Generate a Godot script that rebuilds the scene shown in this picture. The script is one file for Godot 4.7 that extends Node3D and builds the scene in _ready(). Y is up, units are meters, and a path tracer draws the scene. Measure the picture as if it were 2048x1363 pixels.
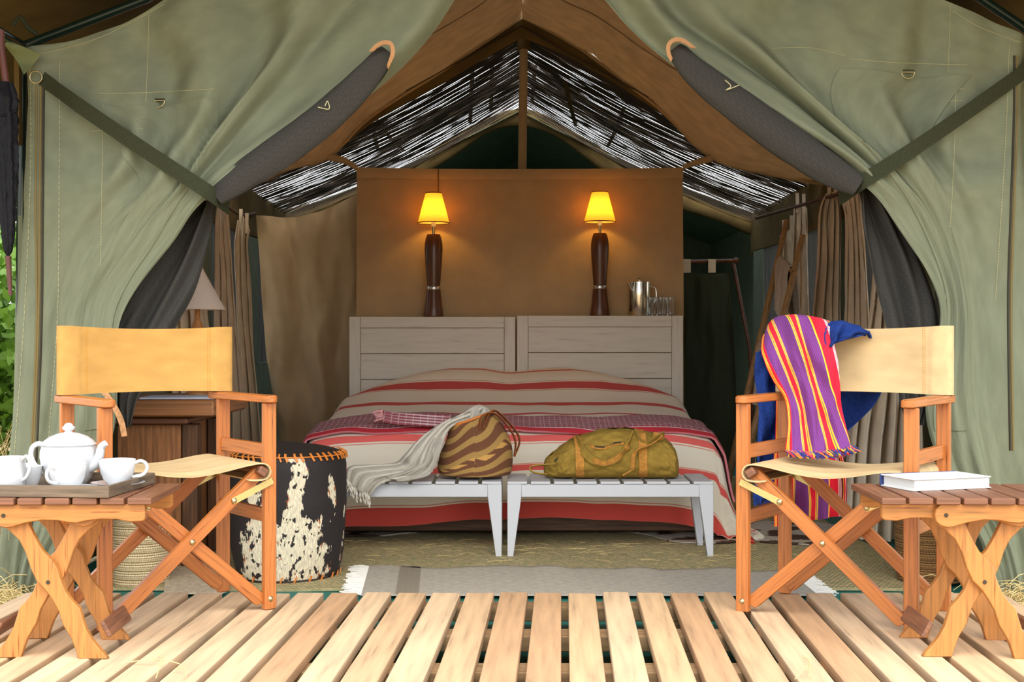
extends Node3D
# A canvas safari tent with its flaps tied back, a wooden deck with two folding chairs in front and a made bed inside.
# World: deck top at y = 0, tent floor at y = -0.12, x to the right, the tent runs towards -z. d always means distance from the camera plane, d = -z.

const F := 2600.0   # focal length in pixels of the 2048 wide frame
const EYE := 0.816  # height of the lens above the deck
const FL := -0.12   # tent floor
var rng := RandomNumberGenerator.new()
var M := {}


func at(px, py, d) -> Vector3:
	return Vector3((px - 1024.0) / F * d, EYE - (py - 681.5) / F * d, -d)


class MB:  # collects one mesh
	var v := PackedVector3Array()
	var n := PackedVector3Array()
	var uv := PackedVector2Array()
	var ix := PackedInt32Array()

	func vert(p: Vector3, nn: Vector3, t: Vector2) -> int:
		v.append(p)
		n.append(nn)
		uv.append(t)
		return v.size() - 1

	func tri(a: int, b: int, c: int) -> void:
		var g := (v[b] - v[a]).cross(v[c] - v[a])
		ix.append(a)
		if g.dot(n[a] + n[b] + n[c]) < 0.0:
			ix.append(b)
			ix.append(c)
		else:
			ix.append(c)
			ix.append(b)

	func quad(a: int, b: int, c: int, d: int) -> void:
		tri(a, b, c)
		tri(a, c, d)

	func mesh() -> ArrayMesh:
		var arr := []
		arr.resize(Mesh.ARRAY_MAX)
		arr[Mesh.ARRAY_VERTEX] = v
		arr[Mesh.ARRAY_NORMAL] = n
		arr[Mesh.ARRAY_TEX_UV] = uv
		arr[Mesh.ARRAY_INDEX] = ix
		var m := ArrayMesh.new()
		m.add_surface_from_arrays(Mesh.PRIMITIVE_TRIANGLES, arr)
		return m

	# a box with soft chamfered edges; u runs along the longest side, in metres
	func box(size: Vector3, ch := 0.002, xf := Transform3D(), o := Vector2.ZERO) -> MB:
		var h := size / 2.0
		ch = minf(ch, minf(h.x, minf(h.y, h.z)) * 0.8)
		var g := 0
		if size.y > size[g]: g = 1
		if size.z > size[g]: g = 2
		var id := {}
		for a in 3:
			var b := (a + 1) % 3
			var c := (a + 2) % 3
			for s in [-1, 1]:
				for sb in [-1, 1]:
					for sc in [-1, 1]:
						var p := Vector3.ZERO
						p[a] = s * h[a]
						p[b] = sb * (h[b] - ch)
						p[c] = sc * (h[c] - ch)
						var nn := Vector3.ZERO
						nn[a] = s
						var t: Vector2
						if a == g: t = Vector2(p[b] * 0.2, p[c])
						elif b == g: t = Vector2(p[b], p[c] + 0.37 * a)
						else: t = Vector2(p[c], p[b] + 0.37 * a)
						var corner := Vector3i.ZERO
						corner[a] = s
						corner[b] = sb
						corner[c] = sc
						id[[corner, a]] = vert(xf * p, (xf.basis * nn).normalized(), t + o)
		for a in 3:
			var b := (a + 1) % 3
			var c := (a + 2) % 3
			for s in [-1, 1]:
				var k := []
				for q in [[-1, -1], [1, -1], [1, 1], [-1, 1]]:
					var corner := Vector3i.ZERO
					corner[a] = s
					corner[b] = q[0]
					corner[c] = q[1]
					k.append(id[[corner, a]])
				quad(k[0], k[1], k[2], k[3])
			for sa in [-1, 1]:  # the edge between faces a and b, running along c
				for sb in [-1, 1]:
					var k := []
					for sc in [-1, 1]:
						var corner := Vector3i.ZERO
						corner[a] = sa
						corner[b] = sb
						corner[c] = sc
						k.append(id[[corner, a]])
						k.append(id[[corner, b]])
					quad(k[0], k[1], k[3], k[2])
		for sx in [-1, 1]:
			for sy in [-1, 1]:
				for sz in [-1, 1]:
					var q := Vector3i(sx, sy, sz)
					tri(id[[q, 0]], id[[q, 1]], id[[q, 2]])
		return self

	# a smooth surface p = f(u, v); flip turns its front round
	func grid(nu: int, nv: int, f: Callable, su := 1.0, sv := 1.0, flip := false, lift := 0.0) -> MB:
		var p := PackedVector3Array()
		for j in nv + 1:
			for i in nu + 1:
				p.append(f.call(float(i) / nu, float(j) / nv))
		add_points(p, nu, nv, su, sv, flip, lift)
		return self

	func add_points(p: PackedVector3Array, nu: int, nv: int, su: float, sv: float, flip: bool, lift: float, nn := PackedVector3Array()) -> void:
		var w := nu + 1
		var base := v.size()
		if nn.is_empty(): nn = normals(p, nu, nv)
		for j in nv + 1:
			for i in w:
				var q := nn[j * w + i] * (-1.0 if flip else 1.0)
				vert(p[j * w + i] + q * lift, q, Vector2(float(i) / nu * su, float(j) / nv * sv))
		for j in nv:
			for i in nu:
				var a := base + j * w + i
				quad(a, a + 1, a + 1 + w, a + w)

	static func normals(p: PackedVector3Array, nu: int, nv: int) -> PackedVector3Array:
		var w := nu + 1
		var shut_u := p[0].distance_to(p[nu]) < 1e-5 and p[nv / 2 * w].distance_to(p[nv / 2 * w + nu]) < 1e-5
		var nn := PackedVector3Array()
		for j in nv + 1:
			for i in w:
				var i0 := maxi(i - 1, 0)
				var i1 := mini(i + 1, nu)
				if shut_u and (i == 0 or i == nu):
					i0 = nu - 1
					i1 = 1
				var du := p[j * w + i1] - p[j * w + i0]
				var dv := p[mini(j + 1, nv) * w + i] - p[maxi(j - 1, 0) * w + i]
				var q := du.cross(dv)
				nn.append(q.normalized() if q.length() > 1e-12 else Vector3.UP)
		return nn

	# cloth with two sides and an edge
	func sheet(nu: int, nv: int, f: Callable, thick := 0.003, su := 1.0, sv := 1.0, flip := false) -> MB:
		var p := PackedVector3Array()
		for j in nv + 1:
			for i in nu + 1:
				p.append(f.call(float(i) / nu, float(j) / nv))
		var nn := normals(p, nu, nv)
		add_points(p, nu, nv, su, sv, flip, thick / 2, nn)
		add_points(p, nu, nv, su, sv, not flip, thick / 2, nn)
		var w := nu + 1
		var ring := []
		for i in nu: ring.append(i)
		for j in nv: ring.append(j * w + nu)
		for i in nu: ring.append(nv * w + nu - i)
		for j in nv: ring.append((nv - j) * w)
		var mid := p[(nv / 2) * w + nu / 2]
		for k in ring.size():
			var a: int = ring[k]
			var b: int = ring[(k + 1) % ring.size()]
			var e := p[b] - p[a]
			var out := e.cross(nn[a])
			if out.dot(p[a] - mid) < 0: out = -out
			out = out.normalized()
			var ta := Vector2(float(a % w) / nu * su, float(a / w) / nv * sv)
			var tb := Vector2(float(b % w) / nu * su, float(b / w) / nv * sv)
			var h := thick / 2
			quad(vert(p[a] + nn[a] * h, out, ta), vert(p[b] + nn[b] * h, out, tb), vert(p[b] - nn[b] * h, out, tb), vert(p[a] - nn[a] * h, out, ta))
		return self

	func skew(k: float) -> MB:  # the weave runs aslant across the cloth
		for i in uv.size(): uv[i].x *= 1.08 + k * uv[i].y
		return self

	# a round or flattened rod along points; r is a number or a function of 0..1
	func tube(pts: Array, r, seg := 8, flat := 1.0, side := Vector3.ZERO) -> MB:
		var base := v.size()
		var length := 0.0
		var x := Vector3.ZERO
		var np := pts.size()
		var rad: float = 0.0
		for k in np:
			var t: Vector3 = (pts[mini(k + 1, np - 1)] - pts[maxi(k - 1, 0)]).normalized()
			if k > 0: length += pts[k].distance_to(pts[k - 1])
			if side != Vector3.ZERO: x = side
			elif k == 0: x = Vector3.UP if absf(t.y) < 0.9 else Vector3.RIGHT
			x = (x - t * x.dot(t)).normalized()
			var y := t.cross(x)
			rad = r.call(float(k) / (np - 1)) if r is Callable else r
			for i in seg + 1:
				var a := TAU * i / seg
				var q := x * cos(a) + y * sin(a) * flat
				var nn := (x * cos(a) + y * sin(a) / maxf(flat, 0.05)).normalized()
				vert(pts[k] + q * rad, nn, Vector2(length, rad * TAU * i / seg))
		var w := seg + 1
		for k in np - 1:
			for i in seg:
				var a := base + k * w + i
				quad(a, a + 1, a + 1 + w, a + w)
		for e in 2:
			var k := 0 if e == 0 else np - 1
			var t: Vector3 = (pts[0] - pts[1]).normalized() if e == 0 else (pts[np - 1] - pts[np - 2]).normalized()
			var c := vert(pts[k], t, Vector2(0, 0))
			var first := v.size()
			for i in seg + 1: vert(v[base + k * w + i], t, Vector2(0.01, 0.01))
			for i in seg: tri(c, first + i, first + i + 1)
		return self

	# a turned shape from Vector2(radius, height)
	func lathe(prof: Array, seg := 24, xf := Transform3D(), us := 1.0, vs := 1.0) -> MB:
		var length := 0.0
		for k in prof.size() - 1:
			var a: Vector2 = prof[k]
			var b: Vector2 = prof[k + 1]
			var d := (b - a)
			if d.length() < 1e-6: continue
			var here := Vector2(d.y, -d.x).normalized()
			var n0 := here
			var n1 := here
			if k > 0:
				var e: Vector2 = a - prof[k - 1]
				var m := Vector2(e.y, -e.x).normalized()
				if m.dot(here) > 0.6: n0 = (m + here).normalized()
			if k < prof.size() - 2:
				var e: Vector2 = prof[k + 2] - b
				var m := Vector2(e.y, -e.x).normalized()
				if m.dot(here) > 0.6: n1 = (m + here).normalized()
			var base := v.size()
			for i in seg + 1:
				var t := TAU * i / seg
				var c := Vector3(sin(t), 0, cos(t))
				vert(xf * (c * a.x + Vector3.UP * a.y), (xf.basis * (c * n0.x + Vector3.UP * n0.y)).normalized(), Vector2(float(i) / seg * us, length * vs))
				vert(xf * (c * b.x + Vector3.UP * b.y), (xf.basis * (c * n1.x + Vector3.UP * n1.y)).normalized(), Vector2(float(i) / seg * us, (length + d.length()) * vs))
			for i in seg:
				var q := base + i * 2
				quad(q, q + 1, q + 3, q + 2)
			length += d.length()
		return self

	# an outline in x and y given thickness along z, its edges eased
	func prism(poly: PackedVector2Array, depth: float, ch := 0.002, xf := Transform3D(), o := Vector2.ZERO, along_x := false) -> MB:
		var first := uv.size()
		var m := poly.size()
		if Geometry2D.is_polygon_clockwise(poly): poly.reverse()
		var inner := PackedVector2Array()
		var out := PackedVector2Array()
		for k in m:
			var e0 := (poly[k] - poly[(k + m - 1) % m]).normalized()
			var e1 := (poly[(k + 1) % m] - poly[k]).normalized()
			var q := (Vector2(e0.y, -e0.x) + Vector2(e1.y, -e1.x)).normalized()
			if q.x * (poly[(k + 1) % m].y - poly[k].y) - q.y * (poly[(k + 1) % m].x - poly[k].x) < 0: q = -q
			out.append(q)
			inner.append(poly[k] - q * ch)
		var t := Geometry2D.triangulate_polygon(inner)
		for s in [-1.0, 1.0]:
			var base := v.size()
			for k in m: vert(xf * Vector3(inner[k].x, inner[k].y, s * depth / 2), xf.basis * Vector3(0, 0, s), Vector2(inner[k].y, inner[k].x) + o)
			for k in range(0, t.size(), 3): tri(base + t[k], base + t[k + 1], base + t[k + 2])
			var ring := v.size()
			for k in m: vert(xf * Vector3(poly[k].x, poly[k].y, s * (depth / 2 - ch)), xf.basis * Vector3(out[k].x, out[k].y, 0), Vector2(poly[k].y, poly[k].x) + o)
			for k in m: quad(base + k, base + (k + 1) % m, ring + (k + 1) % m, ring + k)
		var r0 := v.size()
		for s in [-1.0, 1.0]:
			for k in m: vert(xf * Vector3(poly[k].x, poly[k].y, s * (depth / 2 - ch)), xf.basis * Vector3(out[k].x, out[k].y, 0), Vector2(poly[k].y, poly[k].x + s * depth / 2) + o)
		for k in m: quad(r0 + k, r0 + (k + 1) % m, r0 + m + (k + 1) % m, r0 + m + k)
		if along_x:
			for k in range(first, uv.size()): uv[k] = Vector2(uv[k].y, uv[k].x)
		return self

	# a flat band along points: wide along side, thick along the other way
	func band(pts: Array, side, width, thick: float) -> MB:
		var np := pts.size()
		var base := v.size()
		var length := 0.0
		for k in np:
			var t: Vector3 = (pts[mini(k + 1, np - 1)] - pts[maxi(k - 1, 0)]).normalized()
			if k > 0: length += pts[k].distance_to(pts[k - 1])
			var x: Vector3 = side.call(float(k) / (np - 1)) if side is Callable else side
			x = (x - t * x.dot(t)).normalized()
			var y := t.cross(x)
			var w: float = (width.call(float(k) / (np - 1)) if width is Callable else width) / 2
			var c := [x * w + y * thick / 2, -x * w + y * thick / 2, -x * w - y * thick / 2, x * w - y * thick / 2]
			var nn := [y, -x, -y, x]
			for q in 4:
				vert(pts[k] + c[q], nn[q], Vector2(length, w if q % 2 == 0 else -w))
				vert(pts[k] + c[(q + 1) % 4], nn[q], Vector2(length, -w if q % 2 == 0 else w))
		for k in np - 1:
			for q in 4:
				var a := base + k * 8 + q * 2
				quad(a, a + 1, a + 9, a + 8)
		for e in 2:
			var b := base if e == 0 else base + (np - 1) * 8
			var t: Vector3 = (pts[0] - pts[1]).normalized() if e == 0 else (pts[np - 1] - pts[np - 2]).normalized()
			var k := []
			for q in 4: k.append(vert(v[b + q * 2], t, uv[b + q * 2]))
			quad(k[0], k[1], k[2], k[3])
		return self


func mb() -> MB:
	return MB.new()


func put(node: Node, called: String, parent: Node = self) -> Node:
	var name_now := called
	var k := 1
	while parent.has_node(NodePath(name_now)):
		name_now = "%s_%03d" % [called, k]
		k += 1
	node.name = name_now
	parent.add_child(node, true)
	return node


func obj(called: String, shape, material: Material, parent: Node = self, xf := Transform3D()) -> MeshInstance3D:
	var o := MeshInstance3D.new()
	o.mesh = shape.mesh() if shape is MB else shape
	o.set_surface_override_material(0, material)
	o.transform = xf
	put(o, called, parent)
	return o


func tag(o: Node, label: String, category: String, group := "") -> Node:
	o.set_meta("label", label)
	o.set_meta("category", category)
	if group: o.set_meta("group", group)
	return o


func thing(called: String, label: String, category: String, where := Vector3.ZERO, turn := 0.0, group := "") -> Node3D:
	var o := Node3D.new()
	put(o, called)
	o.position = where
	o.rotation.y = turn
	tag(o, label, category, group)
	return o


func struct(o: Node, label := "") -> Node:
	o.set_meta("kind", "structure")
	if label: o.set_meta("label", label)
	return o


func copy(root: Node3D, where: Vector3, turn: float, label: String) -> Node3D:
	var r: Node3D = root.duplicate()
	var base := String(root.name)
	put(r, base)
	r.position = where
	r.rotation.y = turn
	r.set_meta("label", label)
	return r


func cr(a, b, c, d, t: float):
	return 0.5 * ((2.0 * b) + (c - a) * t + (2.0 * a - 5.0 * b + 4.0 * c - d) * t * t + (3.0 * b - a - 3.0 * c + d) * t * t * t)


func curve(p: Array, t: float):
	var m := p.size() - 1
	var k := clampi(int(t * m), 0, m - 1)
	return cr(p[maxi(k - 1, 0)], p[k], p[k + 1], p[mini(k + 2, m)], t * m - k)


func path(p: Array, n: int) -> Array:
	var r := []
	for k in n + 1: r.append(curve(p, float(k) / n))
	return r


func surf(rows: Array, u: float, v: float) -> Vector3:
	var m := rows.size() - 1
	var k := clampi(int(v * m), 0, m - 1)
	return cr(curve(rows[maxi(k - 1, 0)], u), curve(rows[k], u), curve(rows[k + 1], u), curve(rows[mini(k + 2, m)], u), v * m - k)


func lin(keys: Array, t: float) -> float:  # [[t, value], ...]
	for k in keys.size() - 1:
		if t <= keys[k + 1][0]:
			var q := clampf((t - keys[k][0]) / (keys[k + 1][0] - keys[k][0]), 0, 1)
			return lerpf(keys[k][1], keys[k + 1][1], q)
	return keys[-1][1]


func noise(freq: float, seed_ := 1, octaves := 3) -> FastNoiseLite:
	var n := FastNoiseLite.new()
	n.noise_type = FastNoiseLite.TYPE_SIMPLEX_SMOOTH
	n.frequency = freq
	n.seed = seed_
	n.fractal_octaves = octaves
	return n


func rgb(r: float, g: float, b: float) -> Color:
	return Color(r / 255.0, g / 255.0, b / 255.0)


func noise_tex(stops: Array, freq := 0.012, seed_ := 1, octaves := 4, size := 512) -> NoiseTexture2D:
	var t := NoiseTexture2D.new()
	t.width = size
	t.height = size
	t.seamless = true
	t.noise = noise(freq, seed_, octaves)
	var g := Gradient.new()
	var offs := PackedFloat32Array()
	var cols := PackedColorArray()
	for s in stops:
		offs.append(s[0])
		cols.append(s[1])
	g.offsets = offs
	g.colors = cols
	t.color_ramp = g
	return t


func relief(m: StandardMaterial3D, tex: Texture2D, cm: float) -> StandardMaterial3D:
	m.heightmap_enabled = true
	m.heightmap_texture = tex
	m.heightmap_scale = cm
	return m


func plain(c: Color, rough := 0.8, metal := 0.0) -> StandardMaterial3D:
	var m := StandardMaterial3D.new()
	m.albedo_color = c
	m.roughness = rough
	m.metallic = metal
	return m


func textured(t: Texture2D, rough: float, scale: Vector2) -> StandardMaterial3D:
	var m := StandardMaterial3D.new()
	m.albedo_texture = t
	m.roughness = rough
	m.uv1_scale = Vector3(scale.x, scale.y, 1)
	return m


func tint(c: Color, k: float) -> Color:
	return Color(clampf(c.r * k, 0, 1), clampf(c.g * k, 0, 1), clampf(c.b * k, 0, 1))


func wood(c: Color, rough: float, scale: Vector2, seed_: int, deep := 0.8, light := 1.1) -> StandardMaterial3D:
	return textured(noise_tex([[0.0, tint(c, deep * 0.9)], [0.22, tint(c, (1 + deep) / 2)], [0.5, c], [0.75, tint(c, (1 + light) / 2)], [1.0, tint(c, light)]], 0.011, seed_, 5), rough, scale)


func cloth(c: Color, seed_ := 1, vary := 0.08, scale := Vector2(2, 2)) -> StandardMaterial3D:
	var m := textured(noise_tex([[0.0, tint(c, 1 - vary)], [0.5, c], [1.0, tint(c, 1 + vary)]], 0.02, seed_, 5, 256), 0.95, scale)
	m.metallic_specular = 0.25
	return m


func stripes(w: int, bands: Array, h := 4) -> ImageTexture:  # bands: [end 0..1, colour]
	var im := Image.create(w, h, false, Image.FORMAT_RGB8)
	var x := 0
	for b in bands:
		var e := int(b[0] * w)
		im.fill_rect(Rect2i(x, 0, e - x, h), b[1])
		x = e
	return ImageTexture.create_from_image(im)


func _ready() -> void:
	rng.seed = 7
	var cam := Camera3D.new()
	cam.name = "camera"
	cam.position = Vector3(0, EYE, 0)
	cam.fov = rad_to_deg(2.0 * atan(681.5 / F))
	cam.near = 0.05
	cam.far = 200.0
	add_child(cam)
	cam.current = true
	var env := Environment.new()
	var sky_mat := ProceduralSkyMaterial.new()
	sky_mat.sky_top_color = Color(0.80, 0.86, 0.95)
	sky_mat.sky_horizon_color = Color(0.97, 0.97, 0.96)
	sky_mat.sky_curve = 0.25
	sky_mat.ground_bottom_color = Color(0.62, 0.55, 0.42)
	sky_mat.ground_horizon_color = Color(0.72, 0.66, 0.54)
	sky_mat.sky_energy_multiplier = 1.0
	var sky := Sky.new()
	sky.sky_material = sky_mat
	env.background_mode = Environment.BG_SKY
	env.sky = sky
	env.background_energy_multiplier = 2.9
	env.tonemap_mode = Environment.TONE_MAPPER_LINEAR
	env.tonemap_exposure = 1.3
	env.sdfgi_enabled = true
	env.ssao_enabled = true
	env.ssil_enabled = true
	var we := WorldEnvironment.new()
	we.name = "world_environment"
	we.environment = env
	add_child(we)
	var sun := DirectionalLight3D.new()  # daylight through thin cloud, high and behind the camera
	sun.name = "sun"
	sun.light_color = Color(1.0, 0.95, 0.86)
	sun.light_energy = 1.1
	sun.light_angular_distance = 55.0
	sun.shadow_enabled = true
	sun.sky_mode = DirectionalLight3D.SKY_MODE_LIGHT_ONLY
	sun.rotation_degrees = Vector3(-54, 8, 0)
	add_child(sun)
	make_materials()
	make_textures()
	build_ground()
	build_deck()
	build_tent()
	build_bed()
	build_headboard_things()
	build_bench_things()
	build_floor_things()
	build_hangings()
	build_deck_things()
	build_chair_cloths()
	build_outside()


func make_materials() -> void:
	M.deck = []
	for k in 4:
		var c: Color = [rgb(194, 160, 122), rgb(204, 174, 138), rgb(184, 146, 108), rgb(198, 164, 124)][k]
		M.deck.append(wood(c, 0.75, Vector2(0.35, 5), 11 + k, 0.88, 1.08))
	M.beam = wood(rgb(150, 122, 88), 0.85, Vector2(0.8, 6), 21)
	M.honey = wood(rgb(178, 106, 48), 0.42, Vector2(0.6, 14), 31, 0.82, 1.08)
	M.amber = wood(rgb(180, 120, 60), 0.45, Vector2(0.6, 14), 32, 0.82, 1.08)
	var scuff := noise_tex([[0.0, rgb(160, 104, 74)], [0.12, rgb(222, 194, 174)], [0.2, Color.WHITE], [1.0, Color.WHITE]], 0.014, 38, 5)
	for m in [M.honey, M.amber]:
		m.detail_enabled = true
		m.detail_blend_mode = BaseMaterial3D.BLEND_MODE_MUL
		m.detail_albedo = scuff
	M.walnut = wood(rgb(122, 80, 56), 0.5, Vector2(0.8, 14), 33, 0.78, 1.18)
	M.dark_wood = wood(rgb(92, 60, 34), 0.6, Vector2(0.6, 9), 34, 0.66, 1.3)
	M.plank = wood(rgb(150, 100, 60), 0.5, Vector2(0.6, 8), 39, 0.7, 1.25)
	M.tray = wood(rgb(104, 88, 70), 0.7, Vector2(0.8, 12), 35, 0.75, 1.2)
	M.lamp_wood = wood(rgb(92, 52, 28), 0.3, Vector2(4, 1), 36, 0.75, 1.2)
	M.white_paint = plain(rgb(192, 193, 196), 0.5)
	M.whitewash = wood(rgb(222, 211, 194), 0.7, Vector2(0.5, 7), 37, 0.965, 1.02)
	M.green = cloth(rgb(122, 128, 106), 41, 0.05, Vector2(1.3, 1.3))
	relief(M.green, noise_tex([[0, Color.BLACK], [1, Color.WHITE]], 0.02, 42, 5, 512), 0.1)
	M.green_edge = cloth(rgb(110, 118, 84), 43, 0.06, Vector2(3, 3))
	M.roof = cloth(rgb(176, 152, 120), 54, 0.06, Vector2(1.2, 1.2))
	M.roof.backlight_enabled = true
	M.roof.backlight = Color(0.85, 0.85, 0.85)
	M.khaki = cloth(rgb(178, 150, 112), 44, 0.03, Vector2(1.2, 1.2))
	relief(M.khaki, noise_tex([[0, Color.BLACK], [1, Color.WHITE]], 0.015, 45, 4, 256), 0.1)
	M.drape = cloth(rgb(230, 214, 186), 46, 0.05, Vector2(2, 1))
	M.curtain = cloth(rgb(236, 220, 194), 47, 0.05, Vector2(2, 1))
	for m in [M.curtain, M.drape]:
		m.backlight_enabled = true
		m.backlight = Color(0.7, 0.66, 0.60)
	M.fly = cloth(rgb(104, 86, 52), 48, 0.08, Vector2(1, 1))
	M.black_net = cloth(rgb(64, 63, 60), 49, 0.14, Vector2(6, 14))
	M.dark_canvas = M.green
	M.gauze = plain(rgb(60, 60, 56), 0.9)
	M.groundsheet = plain(rgb(32, 112, 100), 0.6)
	M.strap = cloth(rgb(58, 62, 46), 52, 0.1, Vector2(20, 20))
	M.steel = plain(rgb(200, 196, 188), 0.25, 1.0)
	M.brass = plain(rgb(190, 178, 140), 0.35, 1.0)
	M.thread = plain(rgb(196, 192, 150), 0.9)
	M.pole = plain(rgb(10, 34, 26), 0.3)
	M.reed = plain(rgb(64, 50, 34), 0.8)
	M.leather = cloth(rgb(190, 144, 102), 53, 0.15, Vector2(8, 8))
	M.zip = plain(rgb(120, 104, 60), 0.7)
	M.zip_dark = plain(rgb(52, 46, 30), 0.7)


func make_textures() -> void:
	M.ochre = cloth(rgb(188, 146, 82), 101, 0.05, Vector2(3, 3))
	M.ochre_pale = cloth(rgb(200, 174, 130), 102, 0.06, Vector2(3, 3))
	M.ochre_edge = cloth(rgb(200, 150, 66), 103, 0.05, Vector2(3, 3))
	M.porcelain = plain(rgb(198, 199, 200), 0.12)
	M.paper = plain(rgb(210, 209, 204), 0.8)
	M.navy = plain(rgb(44, 58, 110), 0.6)
	M.cream = cloth(rgb(226, 216, 196), 104, 0.05, Vector2(4, 4))
	M.shawl = cloth(rgb(226, 218, 202), 105, 0.06, Vector2(8, 8))
	relief(M.shawl, noise_tex([[0, Color.BLACK], [1, Color.WHITE]], 0.06, 106, 3, 256), 0.25)
	M.duffel = cloth(rgb(150, 122, 54), 107, 0.1, Vector2(5, 5))
	M.duffel_tan = cloth(rgb(182, 128, 60), 108, 0.12, Vector2(9, 9))
	M.glass = StandardMaterial3D.new()
	M.glass.transparency = BaseMaterial3D.TRANSPARENCY_ALPHA
	M.glass.albedo_color = Color(0.97, 0.98, 0.98, 0.02)
	M.glass.refraction_enabled = true
	M.glass.refraction_scale = 0.05
	M.glass.roughness = 0.0
	M.silver = plain(rgb(214, 206, 190), 0.16, 1.0)
	M.blue = cloth(rgb(38, 66, 140), 109, 0.14, Vector2(6, 6))
	relief(M.blue, noise_tex([[0, Color.BLACK], [1, Color.WHITE]], 0.09, 110, 3, 256), 0.2)
	M.straw = plain(rgb(212, 188, 128), 0.8)
	M.umbrella = cloth(rgb(28, 28, 32), 111, 0.2, Vector2(4, 4))
	M.umbrella.roughness = 0.5
	M.lampshade = cloth(rgb(238, 216, 160), 112, 0.03, Vector2(4, 4))
	M.lampshade.backlight_enabled = true
	M.lampshade.backlight = Color(1.0, 0.86, 0.5)
	M.white_shade = cloth(rgb(226, 206, 190), 113, 0.02, Vector2(4, 4))
	M.wicker_pale = woven(rgb(222, 200, 158), rgb(160, 130, 84), 114)
	M.wicker_brown = woven(rgb(150, 108, 58), rgb(84, 56, 28), 115)
	M.towel = cloth(rgb(176, 164, 150), 116, 0.08, Vector2(8, 8))
	M.bamboo = wood(rgb(146, 108, 62), 0.5, Vector2(2, 8), 117)
	M.rug = cloth(rgb(172, 164, 150), 118, 0.06, Vector2(5, 5))
	M.rug_dark = cloth(rgb(140, 130, 114), 119, 0.06, Vector2(5, 5))
	M.leaf = plain(rgb(96, 128, 40), 0.6)
	M.leaf.backlight_enabled = true
	M.leaf.backlight = Color(0.35, 0.5, 0.12)
	M.leaf_dark = plain(rgb(62, 92, 34), 0.6)
	M.bark = plain(rgb(88, 72, 52), 0.9)
	M.stitch_orange = plain(rgb(206, 120, 42), 0.6)
	M.white_wool = plain(rgb(232, 228, 218), 0.95)
	M.hide_black = plain(rgb(38, 32, 30), 0.6)
	M.hide_pale = cloth(rgb(190, 172, 146), 124, 0.12, Vector2(6, 6))
	M.paper_blue = plain(rgb(196, 200, 214), 0.6)
	M.red_wood = plain(rgb(92, 48, 40), 0.5)
	M.leather_dark = cloth(rgb(126, 72, 40), 125, 0.15, Vector2(8, 8))
	# cowhide in dark brown and cream, hair lying downwards
	var nz := noise(0.018, 120, 4)
	var hair := noise(0.09, 121, 2)
	M.hide = hide_tex(nz, hair, rgb(34, 26, 24), rgb(226, 212, 182), 0.5)
	M.hide_brown = hide_tex(noise(0.014, 122, 3), hair, rgb(78, 46, 32), rgb(208, 196, 178), 0.45)
	M.pouf_hide = pouf_hide()
	# sisal mat: rows of plaited straw, worn green
	var im := Image.create(256, 256, false, Image.FORMAT_RGB8)
	var hm := Image.create(256, 256, false, Image.FORMAT_RGB8)
	var mn := noise(0.05, 123, 3)
	for y in 256:
		for x in 256:
			var row := int(y / 16.0)
			var ph := fposmod(x / 16.0 + (row % 2) * 0.5, 1.0)
			var py := fposmod(y / 16.0, 1.0)
			var h := sin(PI * ph) * sin(PI * py)
			var k := 0.82 + 0.2 * minf(h * 1.6, 1.0) + 0.14 * mn.get_noise_2d(x * 0.7, y * 3.0)
			var c := rgb(204, 182, 134).lerp(rgb(168, 162, 112), clampf(0.45 + 1.2 * mn.get_noise_2d(x * 0.6 + 400, y * 0.6), 0, 1))
			im.set_pixel(x, y, tint(c, k))
			hm.set_pixel(x, y, Color(h, h, h))
	M.mat = textured(ImageTexture.create_from_image(im), 0.9, Vector2(3.2, 3.2))
	relief(M.mat, ImageTexture.create_from_image(hm), 0.7)
	# plaid of the throw
	var pl := Image.create(256, 256, false, Image.FORMAT_RGB8)
	for y in 256:
		for x in 256:
			var c := rgb(178, 82, 88) if (x / 2) % 2 == (y / 2) % 2 else rgb(122, 70, 82)
			if y % 26 < 3: c = rgb(222, 206, 204)
			elif y % 26 < 6: c = rgb(96, 50, 58)
			elif y % 13 < 2: c = rgb(206, 176, 176)
			if x % 22 < 3: c = c.lerp(rgb(226, 204, 204), 0.55)
			if y > 236: c = rgb(188, 40, 52)
			pl.set_pixel(x, y, c)
	M.plaid = textured(ImageTexture.create_from_image(pl), 0.95, Vector2(2.5, 1))
	# striped cotton wrap: purple ground with red and yellow bands
	var seq := []
	var kk := Image.create(512, 4, false, Image.FORMAT_RGB8)
	var red := rgb(212, 18, 48)
	var yel := rgb(246, 190, 46)
	var bands := [[0.0, 0.015, red], [0.015, 0.03, yel], [0.03, 0.038, red], [0.038, 0.052, yel], [0.052, 0.085, red], [0.20, 0.212, yel], [0.218, 0.23, yel], [0.23, 0.285, red], [0.285, 0.297, yel], [0.303, 0.315, yel],
		[0.47, 0.482, yel], [0.488, 0.50, yel], [0.50, 0.56, red], [0.56, 0.572, yel], [0.578, 0.59, yel], [0.72, 0.735, yel], [0.735, 0.865, red], [0.865, 0.875, rgb(250, 214, 196)], [0.882, 0.892, rgb(250, 214, 196)], [0.90, 0.91, rgb(250, 214, 196)],
		[0.91, 0.935, rgb(104, 30, 50)], [0.935, 0.945, yel], [0.945, 0.97, red], [0.97, 0.98, rgb(250, 214, 196)], [0.98, 1.0, rgb(104, 30, 50)]]
	for x in 512:
		var u := x / 512.0
		var c := rgb(118, 48, 124) if x % 9 < 5 else (rgb(66, 36, 98) if x % 9 < 7 else rgb(122, 60, 128))
		for b in bands:
			if u >= b[0] and u < b[1]: c = b[2]
		for y in 4: kk.set_pixel(x, y, c)
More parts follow.
